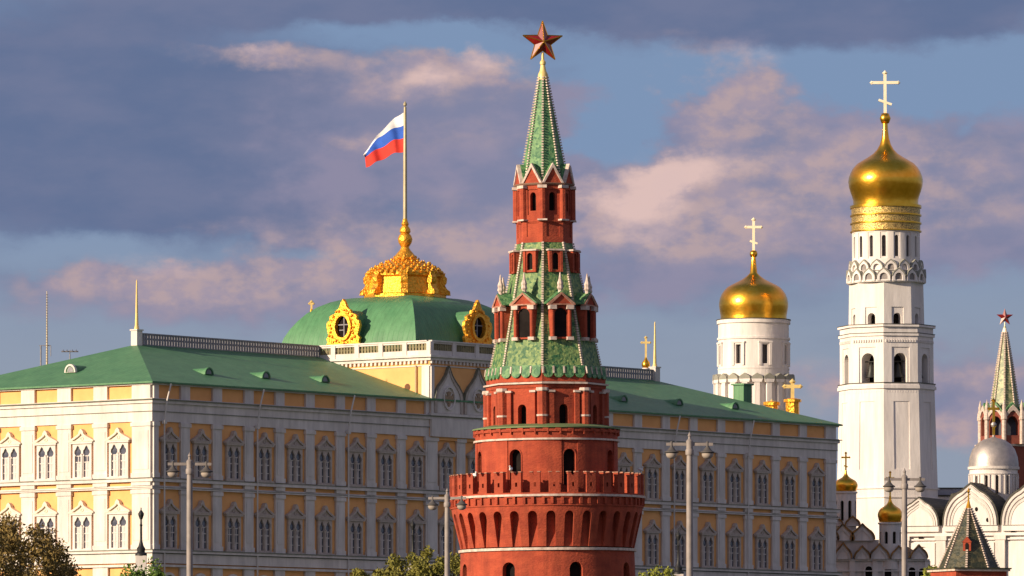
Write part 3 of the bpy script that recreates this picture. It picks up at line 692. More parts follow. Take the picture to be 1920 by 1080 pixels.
def big_tower():
    D = 480.0; S = F/D; BZ = 3.0
    root = thing('brick_tower', 'tall round red brick tower with battlements, green tiled tent roof and ruby star', 'tower', (wx(1032, D), D, BZ))
    root.rotation_euler = (0, -.0094, 0)
    R = lambda p: p/S
    def Z(y, rp=0): return CAMZ-BZ + (HY-y)*(D-rp/S)/F
    A8 = math.radians(-4)           # an octagon corner sits here
    FA = [A8+math.radians(22.5+45*k) for k in range(8)]
    cs = math.cos(PI/8)
    # lower body
    cut = MB()
    for a in FA:
        cut.M = RZ(a, R(163), 0); cut.plate(arch(-.5, .5, Z(1130, 163), Z(1053, 163)), (), -.6, .9)
        cut.M = RZ(a, R(163), 0); cut.box(-.62, .62, -.5, .16, Z(1150, 163), Z(1132, 163))
    body = MB().lathe([(R(186), 0), (R(176), 8), (R(165), Z(1100, 163)), (R(163), Z(1027, 163))], 96).build('lower_wall', BRICK, root, True, cut)
    for a in FA:
        w = MB(); w.M = RZ(a, R(163)-.55, 0); w.plate(arch(-.6, .6, Z(1134, 163), Z(1051, 163)), (), 0, .1); w.build('window_pane', DARK, root)
    # white arch edging + band
    MB().ring(R(160), R(167), Z(1031, 165), Z(1026, 165), 96).build('stone_band', TRIM, root, True)
    # flared corbel ring with arched recesses
    cut = MB(); n = 32
    for k in range(n):
        a = math.radians(2)+2*PI*k/n; cut.M = RZ(a, R(160), 0)
        cut.plate(arch(-.34, .34, Z(1024, 163), Z(957, 178), 8), (), -2.2, 0)
    zc = Z(930, 181)
    MB().lathe([(R(163.4), Z(1024, 163)), (R(166), Z(1012, 165)), (R(172), Z(985, 170)), (R(177.5), Z(962, 176)), (R(179), Z(950, 178)), (R(180), zc)], 128).build('corbel_ring', BRICK, root, True, cut)
    dn = MB()
    for k in range(64):
        if k % 2: continue
        dn.M = RZ(2*PI*k/64, R(180), 0); dn.plate([(-.42, Z(944, 180)), (-.22, Z(944, 180)), (-.22, zc-.1), (.22, zc-.1), (.22, Z(944, 180)), (.42, Z(944, 180)), (.42, zc), (-.42, zc)], (), -.12, .1)
    dn.M = Matrix.Identity(4); dn.ring(R(176), R(181.3), Z(947.5, 180), Z(945, 180), 96)
    dn.build('corbel_moulding', BRICK, root)
    MB().ring(R(150), R(185), zc, zc+.16, 96).build('parapet_string', TRIM, root, True)
    # parapet base and merlons
    zf = zc+.16
    MB().lathe([(R(182), zf), (R(182), zf+.12)], 96).build('gallery_floor', BRICK, root, True)
    mm = MB()
    w, h = .37, Z(886, 181)-zf-.1
    mm.plate([(-w, 0), (w, 0), (w, h), (w*.55, h+.02), (w*.18, h-.2), (-w*.18, h-.2), (-w*.55, h+.02), (-w, h)], [[(-.08, .42), (.08, .42), (.08, .72), (-.08, .72)]], 0, .45)
    cap = MB()
    for sgn in (-1, 1): cap.box(min(sgn*w*.42, sgn*w*1.08), max(sgn*w*.42, sgn*w*1.08), -.04, .5, h+.02, h+.09)
    me0 = mm.build('merlon', BRICK, root); cap.build('merlon_cap', mat('weathered_cap', (.46, .26, .19), (.30, .12, .07), scale=4, rough=.9), me0)
    for k in range(32):
        M = RZ(math.radians(4)+2*PI*k/32, R(182), zf+.12)
        if k == 0: me0.matrix_local = M
        else: dup(me0, root, M)
    # upper round drum
    z0 = zf+.12; zt = Z(801, 134)
    cut = MB()
    for a in FA:
        cut.M = RZ(a, R(134), 0)
        cut.plate(arch(-.48, .48, z0+.6, Z(840, 134)), (), -.6, 1.0)
        cut.plate([(-.62, z0+.3), (.62, z0+.3), (.62, Z(824, 134)), (-.62, Z(824, 134))], (), -.5, .12)
        cut.M = RZ(a+math.radians(22.5), R(134), 0)
    MB().lathe([(R(134), z0), (R(133.5), zt-.1), (R(133.5), zt)], 96).build('upper_drum', BRICK, root, True, cut)
    for a in FA:
        w_ = MB(); w_.M = RZ(a, R(134)-.6, 0); w_.plate(arch(-.6, .6, z0+.4, Z(838, 134)), (), 0, .1); o = w_.build('window_pane', DARK, root)
        e = MB(); e.M = RZ(a, R(134)-.09, 0); e.plate(arch(-.54, .54, z0+.6, Z(838.5, 134)), [arch(-.47, .47, z0+.59, Z(841, 134))], -.02, .08); e.build('window_arch', BRICK, o)
    MB().ring(R(130), R(137), Z(824, 134), Z(820.5, 134), 96).build('stone_band', TRIM, root, True)
    dn = MB()
    for k in range(36):
        dn.M = RZ(2*PI*k/36, R(134), 0); dn.box(-.30, .02, -.14, .1, Z(806, 134), zt-.03)
        dn.box(.02, .12, -.14, .1, Z(813, 134), zt-.03)
    dn.M = Matrix.Identity(4); dn.ring(R(130), R(137), zt-.28, zt-.1, 96)
    dn.build('drum_corbels', BRICK, root)
    MB().lathe([(R(139), zt), (R(139), zt+.1), (R(112), zt+.32)], 96).build('drum_ledge', mat('mossy_green_tin', (.10, .17, .06), (.16, .20, .09), rough=.7), root, True)
    # octagonal stage
    z1 = zt+.25; zk = Z(700, 104); 
    Ro = R(110)
    cut = MB()
    for a in FA:
        cut.M = RZ(a, Ro*cs, 0); cut.plate(arch(-.34, .34, Z(796, 104), Z(757, 104)), (), -.5, .9)
    MB().lathe([(Ro, z1), (Ro, Z(716, 108)), (Ro, zk)], 8, A8).build('octagon_wall', BRICK, root, cut=cut)
    pw = MB(); pc = MB()
    for a in FA:
        w_ = MB(); w_.M = RZ(a, Ro*cs-.6, 0); w_.plate(arch(-.45, .45, z1, Z(755, 104)), (), 0, .1); w_.build('window_pane', DARK, root)
        for q in (-.98, .98):
            p = MB(); p.M = RZ(a, Ro*cs, 0); p.box(q-.17, q+.17, -.22, .05, z1, Z(735, 108)); pl = p.build('pilaster', BRICK, root)
            c = MB(); c.M = p.M; c.box(q-.24, q+.24, -.3, .05, Z(735, 108)+.002, Z(731, 108)); c.build('capital', TRIM, pl)
    for k in range(8):
        a = A8+2*PI*k/8
        p = MB(); p.lathe([(.38, z1), (.38, Z(733, 110))], 8, 0, Ro*.985*math.sin(a), -Ro*.985*math.cos(a)); pl = p.build('corner_shaft', BRICK, root)
        c = MB(); c.lathe([(.42, Z(733, 110)+.002), (.47, Z(731, 110)), (.44, Z(726, 110))], 8, 0, Ro*.985*math.sin(a), -Ro*.985*math.cos(a))
        c.lathe([(.42, Z(780, 110)), (.43, Z(776.5, 110))], 8, 0, Ro*.985*math.sin(a), -Ro*.985*math.cos(a)); c.build('capital', TRIM, pl)
    MB().lathe([(R(112), Z(726, 110)), (R(113), Z(722, 110)), (R(113), Z(719, 110))], 8, A8).build('entablature', BRICK, root)
    MB().lathe([(R(118), Z(718.9, 112)), (R(118), Z(715.8, 112)), (R(112), Z(715, 112))], 8, A8).build('stone_cornice', TRIM, root)
    MB().lathe([(R(112), Z(715.7, 112)+.05), (R(112), Z(692, 108))], 8, A8).build('octagon_crown', BRICK, root)
    # tent roof (lower)
    zA, zB = Z(690, 104), Z(452, 55)
    rA, rB = R(104), R(52)
    def rt_(z): return rA + (rB-rA)*(z-zA)/(zB-zA)
    tent = MB().lathe([(R(108), zA-.35), (rA, zA+.15), (rB, zB)], 8, A8).build('tent_roof', TILE, root)
    rb = MB()
    for k in range(8):
        a = A8+2*PI*k/8; n = 52
        p0 = Vector((rA*math.sin(a), -rA*math.cos(a), zA)); p1 = Vector((rB*math.sin(a), -rB*math.cos(a), zB))
        
        for i in range(n):
            c = p0.lerp(p1, (i+.5)/n); rb.M = T(*c) @ Matrix.Rotation(a, 4, 'Z'); rb.box(-.085, .085, -.13, .12, -.06, .06)
    rb.build('rib_crockets', TRIM, tent)
    # scalloped tile skirt
    sk = MB(); se = MB()
    for a in FA:
        wdt = R(108)*math.sin(PI/8)
        for q in range(4):
            x0 = -wdt+q*wdt/2; x1 = x0+wdt/2; cx = (x0+x1)/2; rr = (x1-x0)/2*.92
            M = RZ(a, R(109)*cs, zA-.30); M = M @ Matrix.Rotation(-.16, 4, 'X')
            sk.M = M; sk.plate([(cx+rr*math.cos(PI+PI*i/8), -.05+rr*math.sin(PI+PI*i/8)) for i in range(9)] + [(cx+rr, .5), (cx-rr, .5)], (), -.2, -.06)
            se.M = M; o_ = [(cx+rr*math.cos(PI+PI*i/8), -.05+rr*math.sin(PI+PI*i/8)) for i in range(9)]
            se.box(x0-.06, x0+.06, -.26, -.08, -.1, .42)
    sk.build('scallop_skirt', TILE_UP, tent); se.build('scallop_edging', TRIM, tent)
    # dormers
    def dormer(a, big):
        if big:
            yb, yc, yt, w = 634, 571, 550, .78
            rp = R(102)
        else:
            yb, yc, yt, w = 509, 474, 469, .50
            rp = R(69)
        zb_, zc_, zt_ = Z(yb, rp*S), Z(yc, rp*S), Z(yt, rp*S)
        fr = rp*cs if not big else rp*cs
        M = RZ(a, fr, 0)
        dep = fr - rt_(zt_)*cs + .5
        if big:
            q = MB(); q.M = M; q.box(-w, w, .16, dep+.3, zb_, zc_-.002); base = q.build('dormer', BRICK, root, cut=MB().at(M).plate(arch(-.48, .48, zb_+.12, zc_-.2), (), -.5, .31))
            d = MB(); d.M = M; d.box(-.5, .5, .26, .30, zb_+.1, zc_-.15); d.build('dormer_opening', DARK, base)
            col = MB(); col.M = M; tr = MB(); tr.M = M
            for sx in (-.66, .66):
                col.lathe([(.15, zb_+.15), (.15, zc_-.3)], 10, 0, sx, .12)
                tr.box(sx-.24, sx+.24, -.1, .33, zb_-.1, zb_+.14); tr.box(sx-.26, sx+.26, -.12, .35, zc_-.30, zc_-.003)
            col.build('column', BRICK, base); tr.build('capital', TRIM, base)
            ap = zc_+.95
            g = MB(); g.M = M; g.plate([(-.9, zc_), (.9, zc_), (0, zc_+.78)], (), .02, .25); g.build('pediment', BRICK, base)
            e = MB(); e.M = M
            for sx in (-1, 1): e.plate([(sx*1.06, zc_), (sx*1.06, zc_+.12), (0, ap), (0, ap-.16), (sx*.85, zc_+.02)], (), -.08, .24)
            e.box(-1.02, 1.02, -.06, .3, zc_-.001+.001, zc_+.1)
            e.build('pediment_edge', MATS['weathered_cap'], base)
            rf = MB(); rf.M = M
            for sx in (-1, 1): rf.plate([(sx*1.1, zc_+.10), (sx*1.1, zc_+.2), (0, ap+.1), (0, ap)], (), -.0, dep+.8)
            rf.build('dormer_roof', TILE_UP, base)
            pn = MB(); pn.M = M @ T(0, .25, 0)
            zq = ap+.05
            pn.lathe([(.18, zq-.1), (.15, zq+.1), (.25, zq+.25), (.2, zq+.45), (.24, zq+.6), (.12, zq+.9), (.05, zq+1.35), (0, zq+1.45)], 8)
            pn.build('pinnacle', TRIM, base)
        else:
            q = MB(); q.M = M; q.box(-w, w, 0, dep+.3, zb_, zt_); base = q.build('small_dormer', BRICK, root, cut=MB().at(M).plate(arch(-.22, .22, zb_+.15, zt_-.15), (), -.5, .26))
            d = MB(); d.M = M; d.box(-.23, .23, .20, .25, zb_+.12, zt_-.12); d.build('dormer_opening', DARK, base)
            col = MB(); col.M = M
            for sx in (-.42, .42): col.box(sx-.1, sx+.1, -.08, .02, zb_, zt_-.05)
            col.build('column', BRICK, base)
            e = MB(); e.M = M; e.box(-w-.1, w+.1, -.13, dep+.2, zt_, zt_+.12); e.build('dormer_cap', TRIM, base)
    for a in FA: dormer(a, True); dormer(a, False)
    # small ledge above the small dormers
    # red octagon above
    Ru = R(53); zu0, zu1 = zB-.05, Z(343, 53)
    cut = MB()
    for a in FA:
        cut.M = RZ(a, Ru*cs, 0); cut.plate(arch(-.24, .24, Z(394, 53), Z(359, 53), 6, .3), (), -.4, .5)
        cut.box(-.42, .42, -.3, .08, Z(402, 53), Z(354, 53)); 
        cut.box(-.5, .5, -.3, .06, Z(443, 53), Z(417, 53))
    MB().lathe([(Ru, zu0), (Ru, zu1)], 8, A8).build('lantern_wall', BRICK, root, cut=cut)
    for a in FA:
        w_ = MB(); w_.M = RZ(a, Ru*cs-.46, 0); w_.plate(arch(-.3, .3, Z(396, 53), Z(357, 53), 6), (), 0, .08); w_.build('window_pane', DARK, root)
    for k in range(8):
        a = A8+2*PI*k/8; cx, cy = Ru*.985*math.sin(a), -Ru*.985*math.cos(a)
        p = MB(); p.lathe([(.26, Z(410, 53)), (.26, Z(352, 53))], 8, 0, cx, cy); pl = p.build('corner_shaft', BRICK, root)
        c = MB(); c.M = T(cx, cy, 0) @ Matrix.Rotation(a, 4, 'Z')
        c.box(-.34, .34, -.3, .3, Z(352, 53)+.002, Z(346.5, 53)); c.box(-.36, .36, -.3, .3, Z(413, 53), Z(410, 53)-.002); c.build('capital', TRIM, pl)
    MB().lathe([(R(56), Z(346, 53)), (R(58), Z(343.5, 53)), (R(58), Z(342, 53))], 8, A8).build('lantern_cornice', mat('weathered_cornice', (.22, .12, .08), rough=.85), root)
    MB().lathe([(R(54.5), Z(415, 53)), (R(54.5), Z(413, 53)-.002)], 8, A8).build('lantern_string', BRICK, root)
    # gables
    zg = Z(342, 56); tip = Z(305, 50)
    for a in FA:
        hw = R(54)*math.sin(PI/8)
        g = MB(); g.M = RZ(a, R(55)*cs, 0); g.plate([(-hw*.92, zg), (hw*.92, zg), (0, tip-.15)], (), -.02, .2); gb = g.build('gable', BRICK, root)
        e = MB(); e.M = g.M
        for sx in (-1, 1): e.plate([(sx*hw*1.02, zg), (sx*hw*.82, zg), (0, tip-.32), (0, tip)], (), -.12, .15)
        e.build('gable_edge', TRIM, gb)
        t = MB(); t.M = g.M
        for sx in (-1, 1): t.plate([(sx*hw*1.0, zg+.15), (sx*hw*1.0, zg+.02), (0, tip-.12), (0, tip)], (), .151, 1.6)
        t.build('gable_roof', TILE_UP, gb)
    # spire
    zs0, zs1 = zg, Z(143, 0); r0, r1 = R(45.5), R(7.5)
    sp = MB().lathe([(r0, zs0), (r1, zs1)], 8, A8).build('spire', TILE_UP, root)
    rb = MB()
    for k in range(8):
        a = A8+2*PI*k/8; n = 40
        p0 = Vector((r0*math.sin(a), -r0*math.cos(a), zs0)); p1 = Vector((r1*math.sin(a), -r1*math.cos(a), zs1))
        
        for i in range(n):
            c = p0.lerp(p1, (i+.5)/n); rb.M = T(*c) @ Matrix.Rotation(a, 4, 'Z'); rb.box(-.075, .075, -.12, .1, -.05, .05)
    rb.build('rib_crockets', TRIM, sp)
    MB().lathe([(R(9.5), zs1-.25), (R(9.5), zs1+.1), (R(8), zs1+.25), (R(6), Z(133, 0)), (R(4.2), Z(122, 0)), (R(5.5), Z(120, 0)), (R(5.5), Z(116, 0)), (R(2.5), Z(112, 0)), (R(2.3), Z(98, 0))], 16).build('star_mount', MATS['pale_gilding'], sp, True)
    star(root, Z(79, 0), R(40), math.radians(12), .42)
    return root, zf+.12+1.45
TW, MERZ = big_tower()

# ------------------------------------------------------------------ gulls on the battlements
def gull(i, px, py, D, label, face):
    mb = MB()
    M = T(0, 0, .22) @ Matrix.Rotation(.35, 4, 'X')
    mb.M = M @ Matrix.Rotation(PI/2, 4, 'X') @ Matrix.Identity(4)
    mb.lathe([(0, -.26), (.05, -.2), (.10, -.1), (.115, 0), (.09, .12), (.05, .2), (0, .24)], 12)
    mb.M = T(0, -.16, .40); mb.lathe([(0, -.07), (.05, -.05), (.07, 0), (.05, .05), (0, .07)], 10)
    mb.M = Matrix.Identity(4); mb.tube((0, -.12, .26), (0, -.16, .38), .06, .05)
    o = mb.build('gull', FEATHER, None, True, ang=60)
    lg = MB(); lg.tube((-.04, 0, .14), (-.04, 0, 0), .012); lg.tube((.04, 0, .14), (.04, 0, 0), .012); lg.tube((0, -.21, .40), (0, -.30, .38), .02, .008); lg.build('leg_and_bill', POLE, o)
    o.location = (wx(px, D), D, wz(py, D)); o.rotation_euler = (0, 0, face)
    tag(o, label, 'gull', 'white gulls perched on the tower battlements')
DM = 480-182/25.5
gull(0, 890, 896, 475, 'white gull on the battlements left of the round drum', .6)
gull(1, 958, 885, 473.1, 'white gull on the battlements in front of the tall arched opening', -.5)
gull(2, 1201, 886, 480.5, 'white gull at the far right end of the shaded battlements', 1.8)

# ------------------------------------------------------------------ tall white bell tower
def bell_tower():
    D = 874.0; S = F/D; BZ = 21.0
    root = thing('bell_tower', 'tall white octagonal bell tower with the largest golden onion dome and bright cross', 'bell tower', (wx(1666, D), D, BZ))
    root.rotation_euler = (0, -.006, 0)
    R = lambda p: p/S; A8 = math.radians(-7); cs = math.cos(PI/8)
    FA = [A8+math.radians(22.5+45*k) for k in range(8)]
    Z = lambda y, rp=0: CAMZ-BZ + (HY-y)*(D-rp/S)/F
    # lowest tier
    cut = MB()
    for a in FA:
        zm = Z(816, 84); cut.M = RZ(a, R(91.85)*cs, zm) @ Matrix.Rotation(-.0247, 4, 'X'); w = R(91)*math.sin(PI/8)*.62
        cut.box(-w*.72, w*.72, -1, .10, Z(880, 84)-zm, Z(752, 84)-zm)
    MB().lathe([(R(97), 0), (R(94.5), Z(915, 84)), (R(89.5), Z(728, 84))], 8, A8).build('lower_tier', WHITE, root, cut=cut)
    w_ = MB(); w_.M = RZ(FA[-1], R(91)*cs, 0); w_.plate(arch(-.55+.6, .25+.6, Z(856, 84), Z(835, 84), 6), (), .1, .3); w_.build('slit_window', GLASS, root)
    c = MB(); c.ring(R(86), R(97.5), Z(916, 84), Z(913.5, 84), 8, A8); c.ring(R(86), R(97), Z(933, 84), Z(931, 84), 8, A8)
    c.ring(R(80), R(93), Z(728, 84), Z(722, 84), 8, A8); c.ring(R(80), R(91), Z(722, 84), Z(718, 84), 8, A8)
    c.ring(R(80), R(90.5), Z(629, 84), Z(624, 84), 8, A8); c.ring(R(66), R(92), Z(612, 84), Z(608, 84), 8, A8)
    c.build('cornice', WHITE, root)
    d = MB(); d.ring(R(80), R(92.2), Z(717.9, 84), Z(716.4, 84), 8, A8); d.ring(R(80), R(91.5), Z(623.9, 84), Z(622.9, 84), 8, A8); d.ring(R(60), R(92.6), Z(607.9, 84), Z(606.6, 84), 8, A8)
    d.build('cornice_flashing', DROOF, root)
    # bell tier
    cut = MB()
    for a in FA:
        cut.M = RZ(a, R(87)*cs, 0); cut.plate(arch(-.92, .92, Z(717, 84), Z(661, 84), 10), (), -1, 2.6)
        cut.box(-1.25, 1.25, -1, .08, Z(717, 84), Z(650, 84))
    MB().lathe([(R(88), Z(716.3, 84)), (R(87.5), Z(612, 84))], 8, A8).build('bell_tier', WHITE, root, cut=cut)
    MB().lathe([(R(50), Z(716, 84)), (R(50), Z(655, 84))], 8, A8).build('bell_chamber', DARK, root)
    for a in FA[:1]+FA[-3:]+FA[1:2]:
        b = MB(); b.M = RZ(a, R(87)*cs-1.1, 0); zt = Z(678, 84)
        b.lathe([(.72, zt-2.0), (.62, zt-1.75), (.42, zt-1.1), (.36, zt-.5), (.2, zt-.25), (.05, zt)], 16); b.tube((-.9, 0, zt+.1), (.9, 0, zt+.1), .08)
        b.build('bell', BELL, root, True)
    dd = MB()
    for a in FA:   # dentil row
        for q in range(12):
            w = R(88)*math.sin(PI/8)*.92; x = -w+2*w*(q+.5)/12
            dd.M = RZ(a, R(87.8)*cs, 0); dd.box(x-.09, x+.09, -.14, .02, Z(641, 84), Z(636, 84)); dd.box(x-.09, x+.09, -.14, .02, Z(736, 84), Z(732, 84))
    dd.build('dentils', WHITE, root)
    # third tier
    cut = MB()
    for a in FA:
        cut.M = RZ(a, R(69.5)*cs, 0); cut.plate(arch(-.56, .56, Z(606.4, 66), Z(586, 66), 8), (), -1, 1.4)
        cut.box(-.85, .85, -1, .07, Z(606.4, 66), Z(575, 66))
    MB().lathe([(R(71), Z(606.5, 66)), (R(69.5), Z(528, 66))], 8, A8).build('third_tier', WHITE, root, cut=cut)
    MB().lathe([(R(52), Z(607, 66)), (R(52), Z(580, 66))], 8, A8).build('tier_chamber', DARK, root)
    # kokoshnik crown
    MB().lathe([(R(73), Z(528, 66)), (R(73), Z(524, 66)), (R(69), Z(523, 66)), (R(66), Z(505, 64)), (R(63.5), Z(490, 63))], 48).build('corbel_drum', WHITE, root, True)
    n = 16
    for row, (rad, yb, yt, w) in enumerate(((72.5, 526, 505, .88), (67.5, 506, 489, .78))):
        for k in range(n):
            a = A8+2*PI*(k+.5*row)/n
            kk = MB(); kk.M = RZ(a, R(rad), 0); z0, z1 = Z(yb, rad), Z(yt, rad)
            oo = [(-w, z0), (w, z0), (w, z0+(z1-z0)*.4), (w*.7, z0+(z1-z0)*.72), (0, z1+.12), (-w*.7, z0+(z1-z0)*.72), (-w, z0+(z1-z0)*.4)]
            kk.plate(oo, [arch(-w*.6, w*.6, z0+.04, z0+(z1-z0)*.72, 6)], -.12, .18)
            ko = kk.build('kokoshnik', WHITE, root)
            if row == 0 or k % 2 == 0:
                s_ = MB(); s_.M = kk.M; s_.plate(arch(-w*.6, w*.6, z0+.05, z0+(z1-z0)*.72, 6), (), .1, .17); s_.build('niche', mat('niche_grey', (.30, .27, .26), (.2, .18, .17), rough=.9) if 'niche_grey' not in MATS else MATS['niche_grey'], ko)
            r_ = MB(); r_.M = kk.M
            r_.plate([(w*1.02, z0+(z1-z0)*.42), (w*.72, z0+(z1-z0)*.75), (0, z1+.16), (0, z1+.3), (w*.8, z0+(z1-z0)*.85), (w*1.12, z0+(z1-z0)*.45)], (), -.15, .4)
            r_.plate([(-w*1.02, z0+(z1-z0)*.42), (-w*.72, z0+(z1-z0)*.75), (0, z1+.16), (0, z1+.3), (-w*.8, z0+(z1-z0)*.85), (-w*1.12, z0+(z1-z0)*.45)], (), -.15, .4)
            r_.build('kokoshnik_roof', mat('tin_grey_green', (.30, .29, .24), rough=.8) if 'tin_grey_green' not in MATS else MATS['tin_grey_green'], ko)
    # round drum with slits
    cut = MB()
    for k in range(16):
        cut.M = RZ(A8+2*PI*k/16, R(63), 0); cut.plate(arch(-.27, .27, Z(480, 63), Z(440, 63), 6), (), -.5, .5); cut.box(-.46, .46, -.5, .07, Z(484, 63), Z(434, 63))
    MB().lathe([(R(63.5), Z(492, 63)), (R(63.5), Z(430, 63))], 64).build('drum', WHITE, root, True, cut)
    sl2 = MB()
    for k in range(16): sl2.M = RZ(A8+2*PI*k/16, R(63)-.42, 0); sl2.box(-.32, .32, 0, .1, Z(482, 63), Z(438, 63))
    sl2.build('slit_pane', mat('slit_grey', (.05, .042, .045), rough=.6), root)
    # inscription bands
    b = MB().lathe([(R(64.5), Z(430, 63)), (R(64.5), Z(384, 63))], 64).build('inscription_drum', GOLDB, root, True)
    e = MB()
    for y0, y1 in ((431, 429), (416, 413.5), (401, 398.5), (386, 381)): e.ring(R(60), R(67), Z(y0, 63), Z(y1, 63), 64)
    e.build('gilded_band', GOLD, b, True)
    # onion dome
    MB().lathe([(R(61), Z(381, 60)), (R(61), Z(377, 60))] + onion(R(70), Z(243)-Z(377, 0), Z(377, 0), R(61), R(5)) + [(R(4.5), Z(229))], 64).build('onion_dome', GOLD, root, True, ang=80)
    MB().lathe([(0, Z(233)), (R(7), Z(231)), (R(10.5), Z(222)), (R(7), Z(213)), (0, Z(211))], 24).build('dome_ball', GOLD, root, True, ang=80)
    c = MB(); cross(c, Z(212), Z(137)-Z(212), R(50), .38); c.build('cross', CROSSM, root)
    return root
bell_tower()

# ------------------------------------------------------------------ belfry
def belfry():
    D = 890.0; S = F/D; BZ = 21.0
    root = thing('domed_belfry', 'round white belfry with golden onion dome behind the green palace roof', 'belfry', (wx(1413, D), D, BZ))
    R = lambda p: p/S; Z = lambda y, rp=0: CAMZ-BZ + (HY-y)*(D-rp/S)/F
    cut = MB(); gl = []
    for k, a in enumerate([-28+45*j for j in range(8)]):
        a = math.radians(a); cut.M = RZ(a, R(66), 0); cut.box(-.38, .38, -1, .7, Z(681, 66), Z(645, 66)); gl.append(a)
    MB().lathe([(R(67), Z(712, 66)), (R(66), Z(600, 66))], 64).build('drum', WHITE, root, True, cut)
    for a in gl:
        s = MB(); s.M = RZ(a, R(66)-.5, 0); s.box(-.5, .5, 0, .1, Z(683, 66), Z(643, 66)); p = s.build('slit_pane', MATS['slit_grey'], root)
        f = MB(); f.M = RZ(a, R(66), 0)
        for q in (-.75, .75): f.box(q-.17, q+.17, -.16, .1, Z(684, 66), Z(642, 66))
        f.box(-1.0, 1.0, -.2, .1, Z(642, 66)+.002, Z(639, 66)); f.build('window_surround', WHITE, p)
    e = MB()
    for y0, y1, r in ((634, 630, 68.5), (604, 597, 69), (690, 688, 67.6), (709, 706, 68.5)): e.ring(R(60), R(r), Z(y0, 66), Z(y1, 66), 64)
    e.build('cornice', WHITE, root, True)
    MB().ring(R(55), R(70), Z(596.9, 66), Z(595.5, 66), 64).build('dome_eave', DROOF, root, True)
    MB().lathe([(R(58), 0), (R(58), Z(740, 60))], 48).build('lower_wall', WHITE, root, True)
    MB().lathe([(R(68), 30), (R(68), Z(706, 66))], 48).build('arcade_core', WHITE, root, True)
    n = 20
    for k in range(n):
        a = math.radians(3)+2*PI*k/n
        m = MB(); m.M = RZ(a, R(71), 0); z0, z1 = Z(765, 70), Z(712, 70)
        m.box(-.36, .36, -.3, .5, z0, z1-.3)
        m.plate([(-.62, z1-.3), (.62, z1-.3), (.78, z1+.15), (-.78, z1+.15)], (), -.4, .5)
        c = m.build('corbel_pier', WHITE, root)
        t = MB(); t.M = m.M; t.plate([(-.8, z1+.16), (.8, z1+.16), (.7, z1+.5), (.25, z1+.8), (0, z1+.95), (-.25, z1+.8), (-.7, z1+.5)], (), -.42, .7); t.build('pier_roof', MATS['tin_grey_green'], c)
    MB().lathe([(R(62), Z(595.4, 62)), (R(62), Z(592, 60))] + onion(R(65), Z(512)-Z(592, 0), Z(592, 0), R(62), R(7), True) + [(R(4), Z(482))], 64).build('onion_dome', GOLD, root, True, ang=80)
    MB().lathe([(0, Z(484)), (R(6), Z(481)), (R(7.5), Z(476)), (R(6), Z(471)), (0, Z(468))], 20).build('dome_ball', GOLD, root, True, ang=80)
    c = MB(); cross(c, Z(470), Z(412)-Z(470), R(29), .34); c.build('cross', CROSSM, root)
belfry()

# ------------------------------------------------------------------ small gilded cupolas peeping over the palace roof
def cupola(name, label, px, D, y_cross, span, parts):
    S = F/D; BZ = 21.0; root = thing(name, label, 'church cupola', (wx(px, D), D, BZ))
    R = lambda p: p/S; Z = lambda y: CAMZ-BZ + (HY-y)*D/F
    for nm, m, prof, n in parts:
        MB().lathe([(R(r), max(0, Z(y))) for r, y in prof], n, math.radians(10)).build(nm, m, root, n > 12, ang=60)
    c = MB(); cross(c, Z(y_cross[0]), Z(y_cross[1])-Z(y_cross[0]), R(span), .26 if span < 25 else .45, False); c.build('cross', MATS['pale_gilding'], root)
cupola('gilded_drum_cupola', 'gilded square drum with a stout cross above the right end of the palace roof', 1486, 850, (752, 716), 30,
       [('drum', GOLDR, [(13, 1000), (13, 752)], 8), ('drum_cap', GOLDR, [(17, 754), (17, 749), (8, 747)], 8), ('wall', WHITE, [(16, 1500), (16, 800)], 8)])
cupola('low_gilded_drum', 'lower gilded drum left of the cross topped drum, half hidden by the palace roof', 1447, 850, (758, 752), 4,
       [('drum', GOLDR, [(12, 1000), (12, 758)], 8), ('drum_cap', GOLDR, [(16, 760), (16, 754), (6, 752)], 8), ('wall', WHITE, [(14, 1500), (14, 800)], 8)])
cupola('small_church_cupola', 'small white drum and golden ball with a cross behind the palace ridge railing', 1211, 860, (672, 633), 16,
       [('drum', WHITE, [(7, 1400), (7, 690)], 24), ('onion_dome', GOLD, [(6, 690), (8, 685), (7.5, 680), (3, 674), (1.5, 668)], 24)])
cupola('distant_cross_cupola', 'tiny golden cross just showing behind the left flank of the green dome', 584, 860, (580, 566), 8,
       [('drum', WHITE, [(5, 1400), (5, 640)], 24), ('onion_dome', GOLD, [(5, 640), (6, 600), (4, 586), (1.5, 578)], 24)])

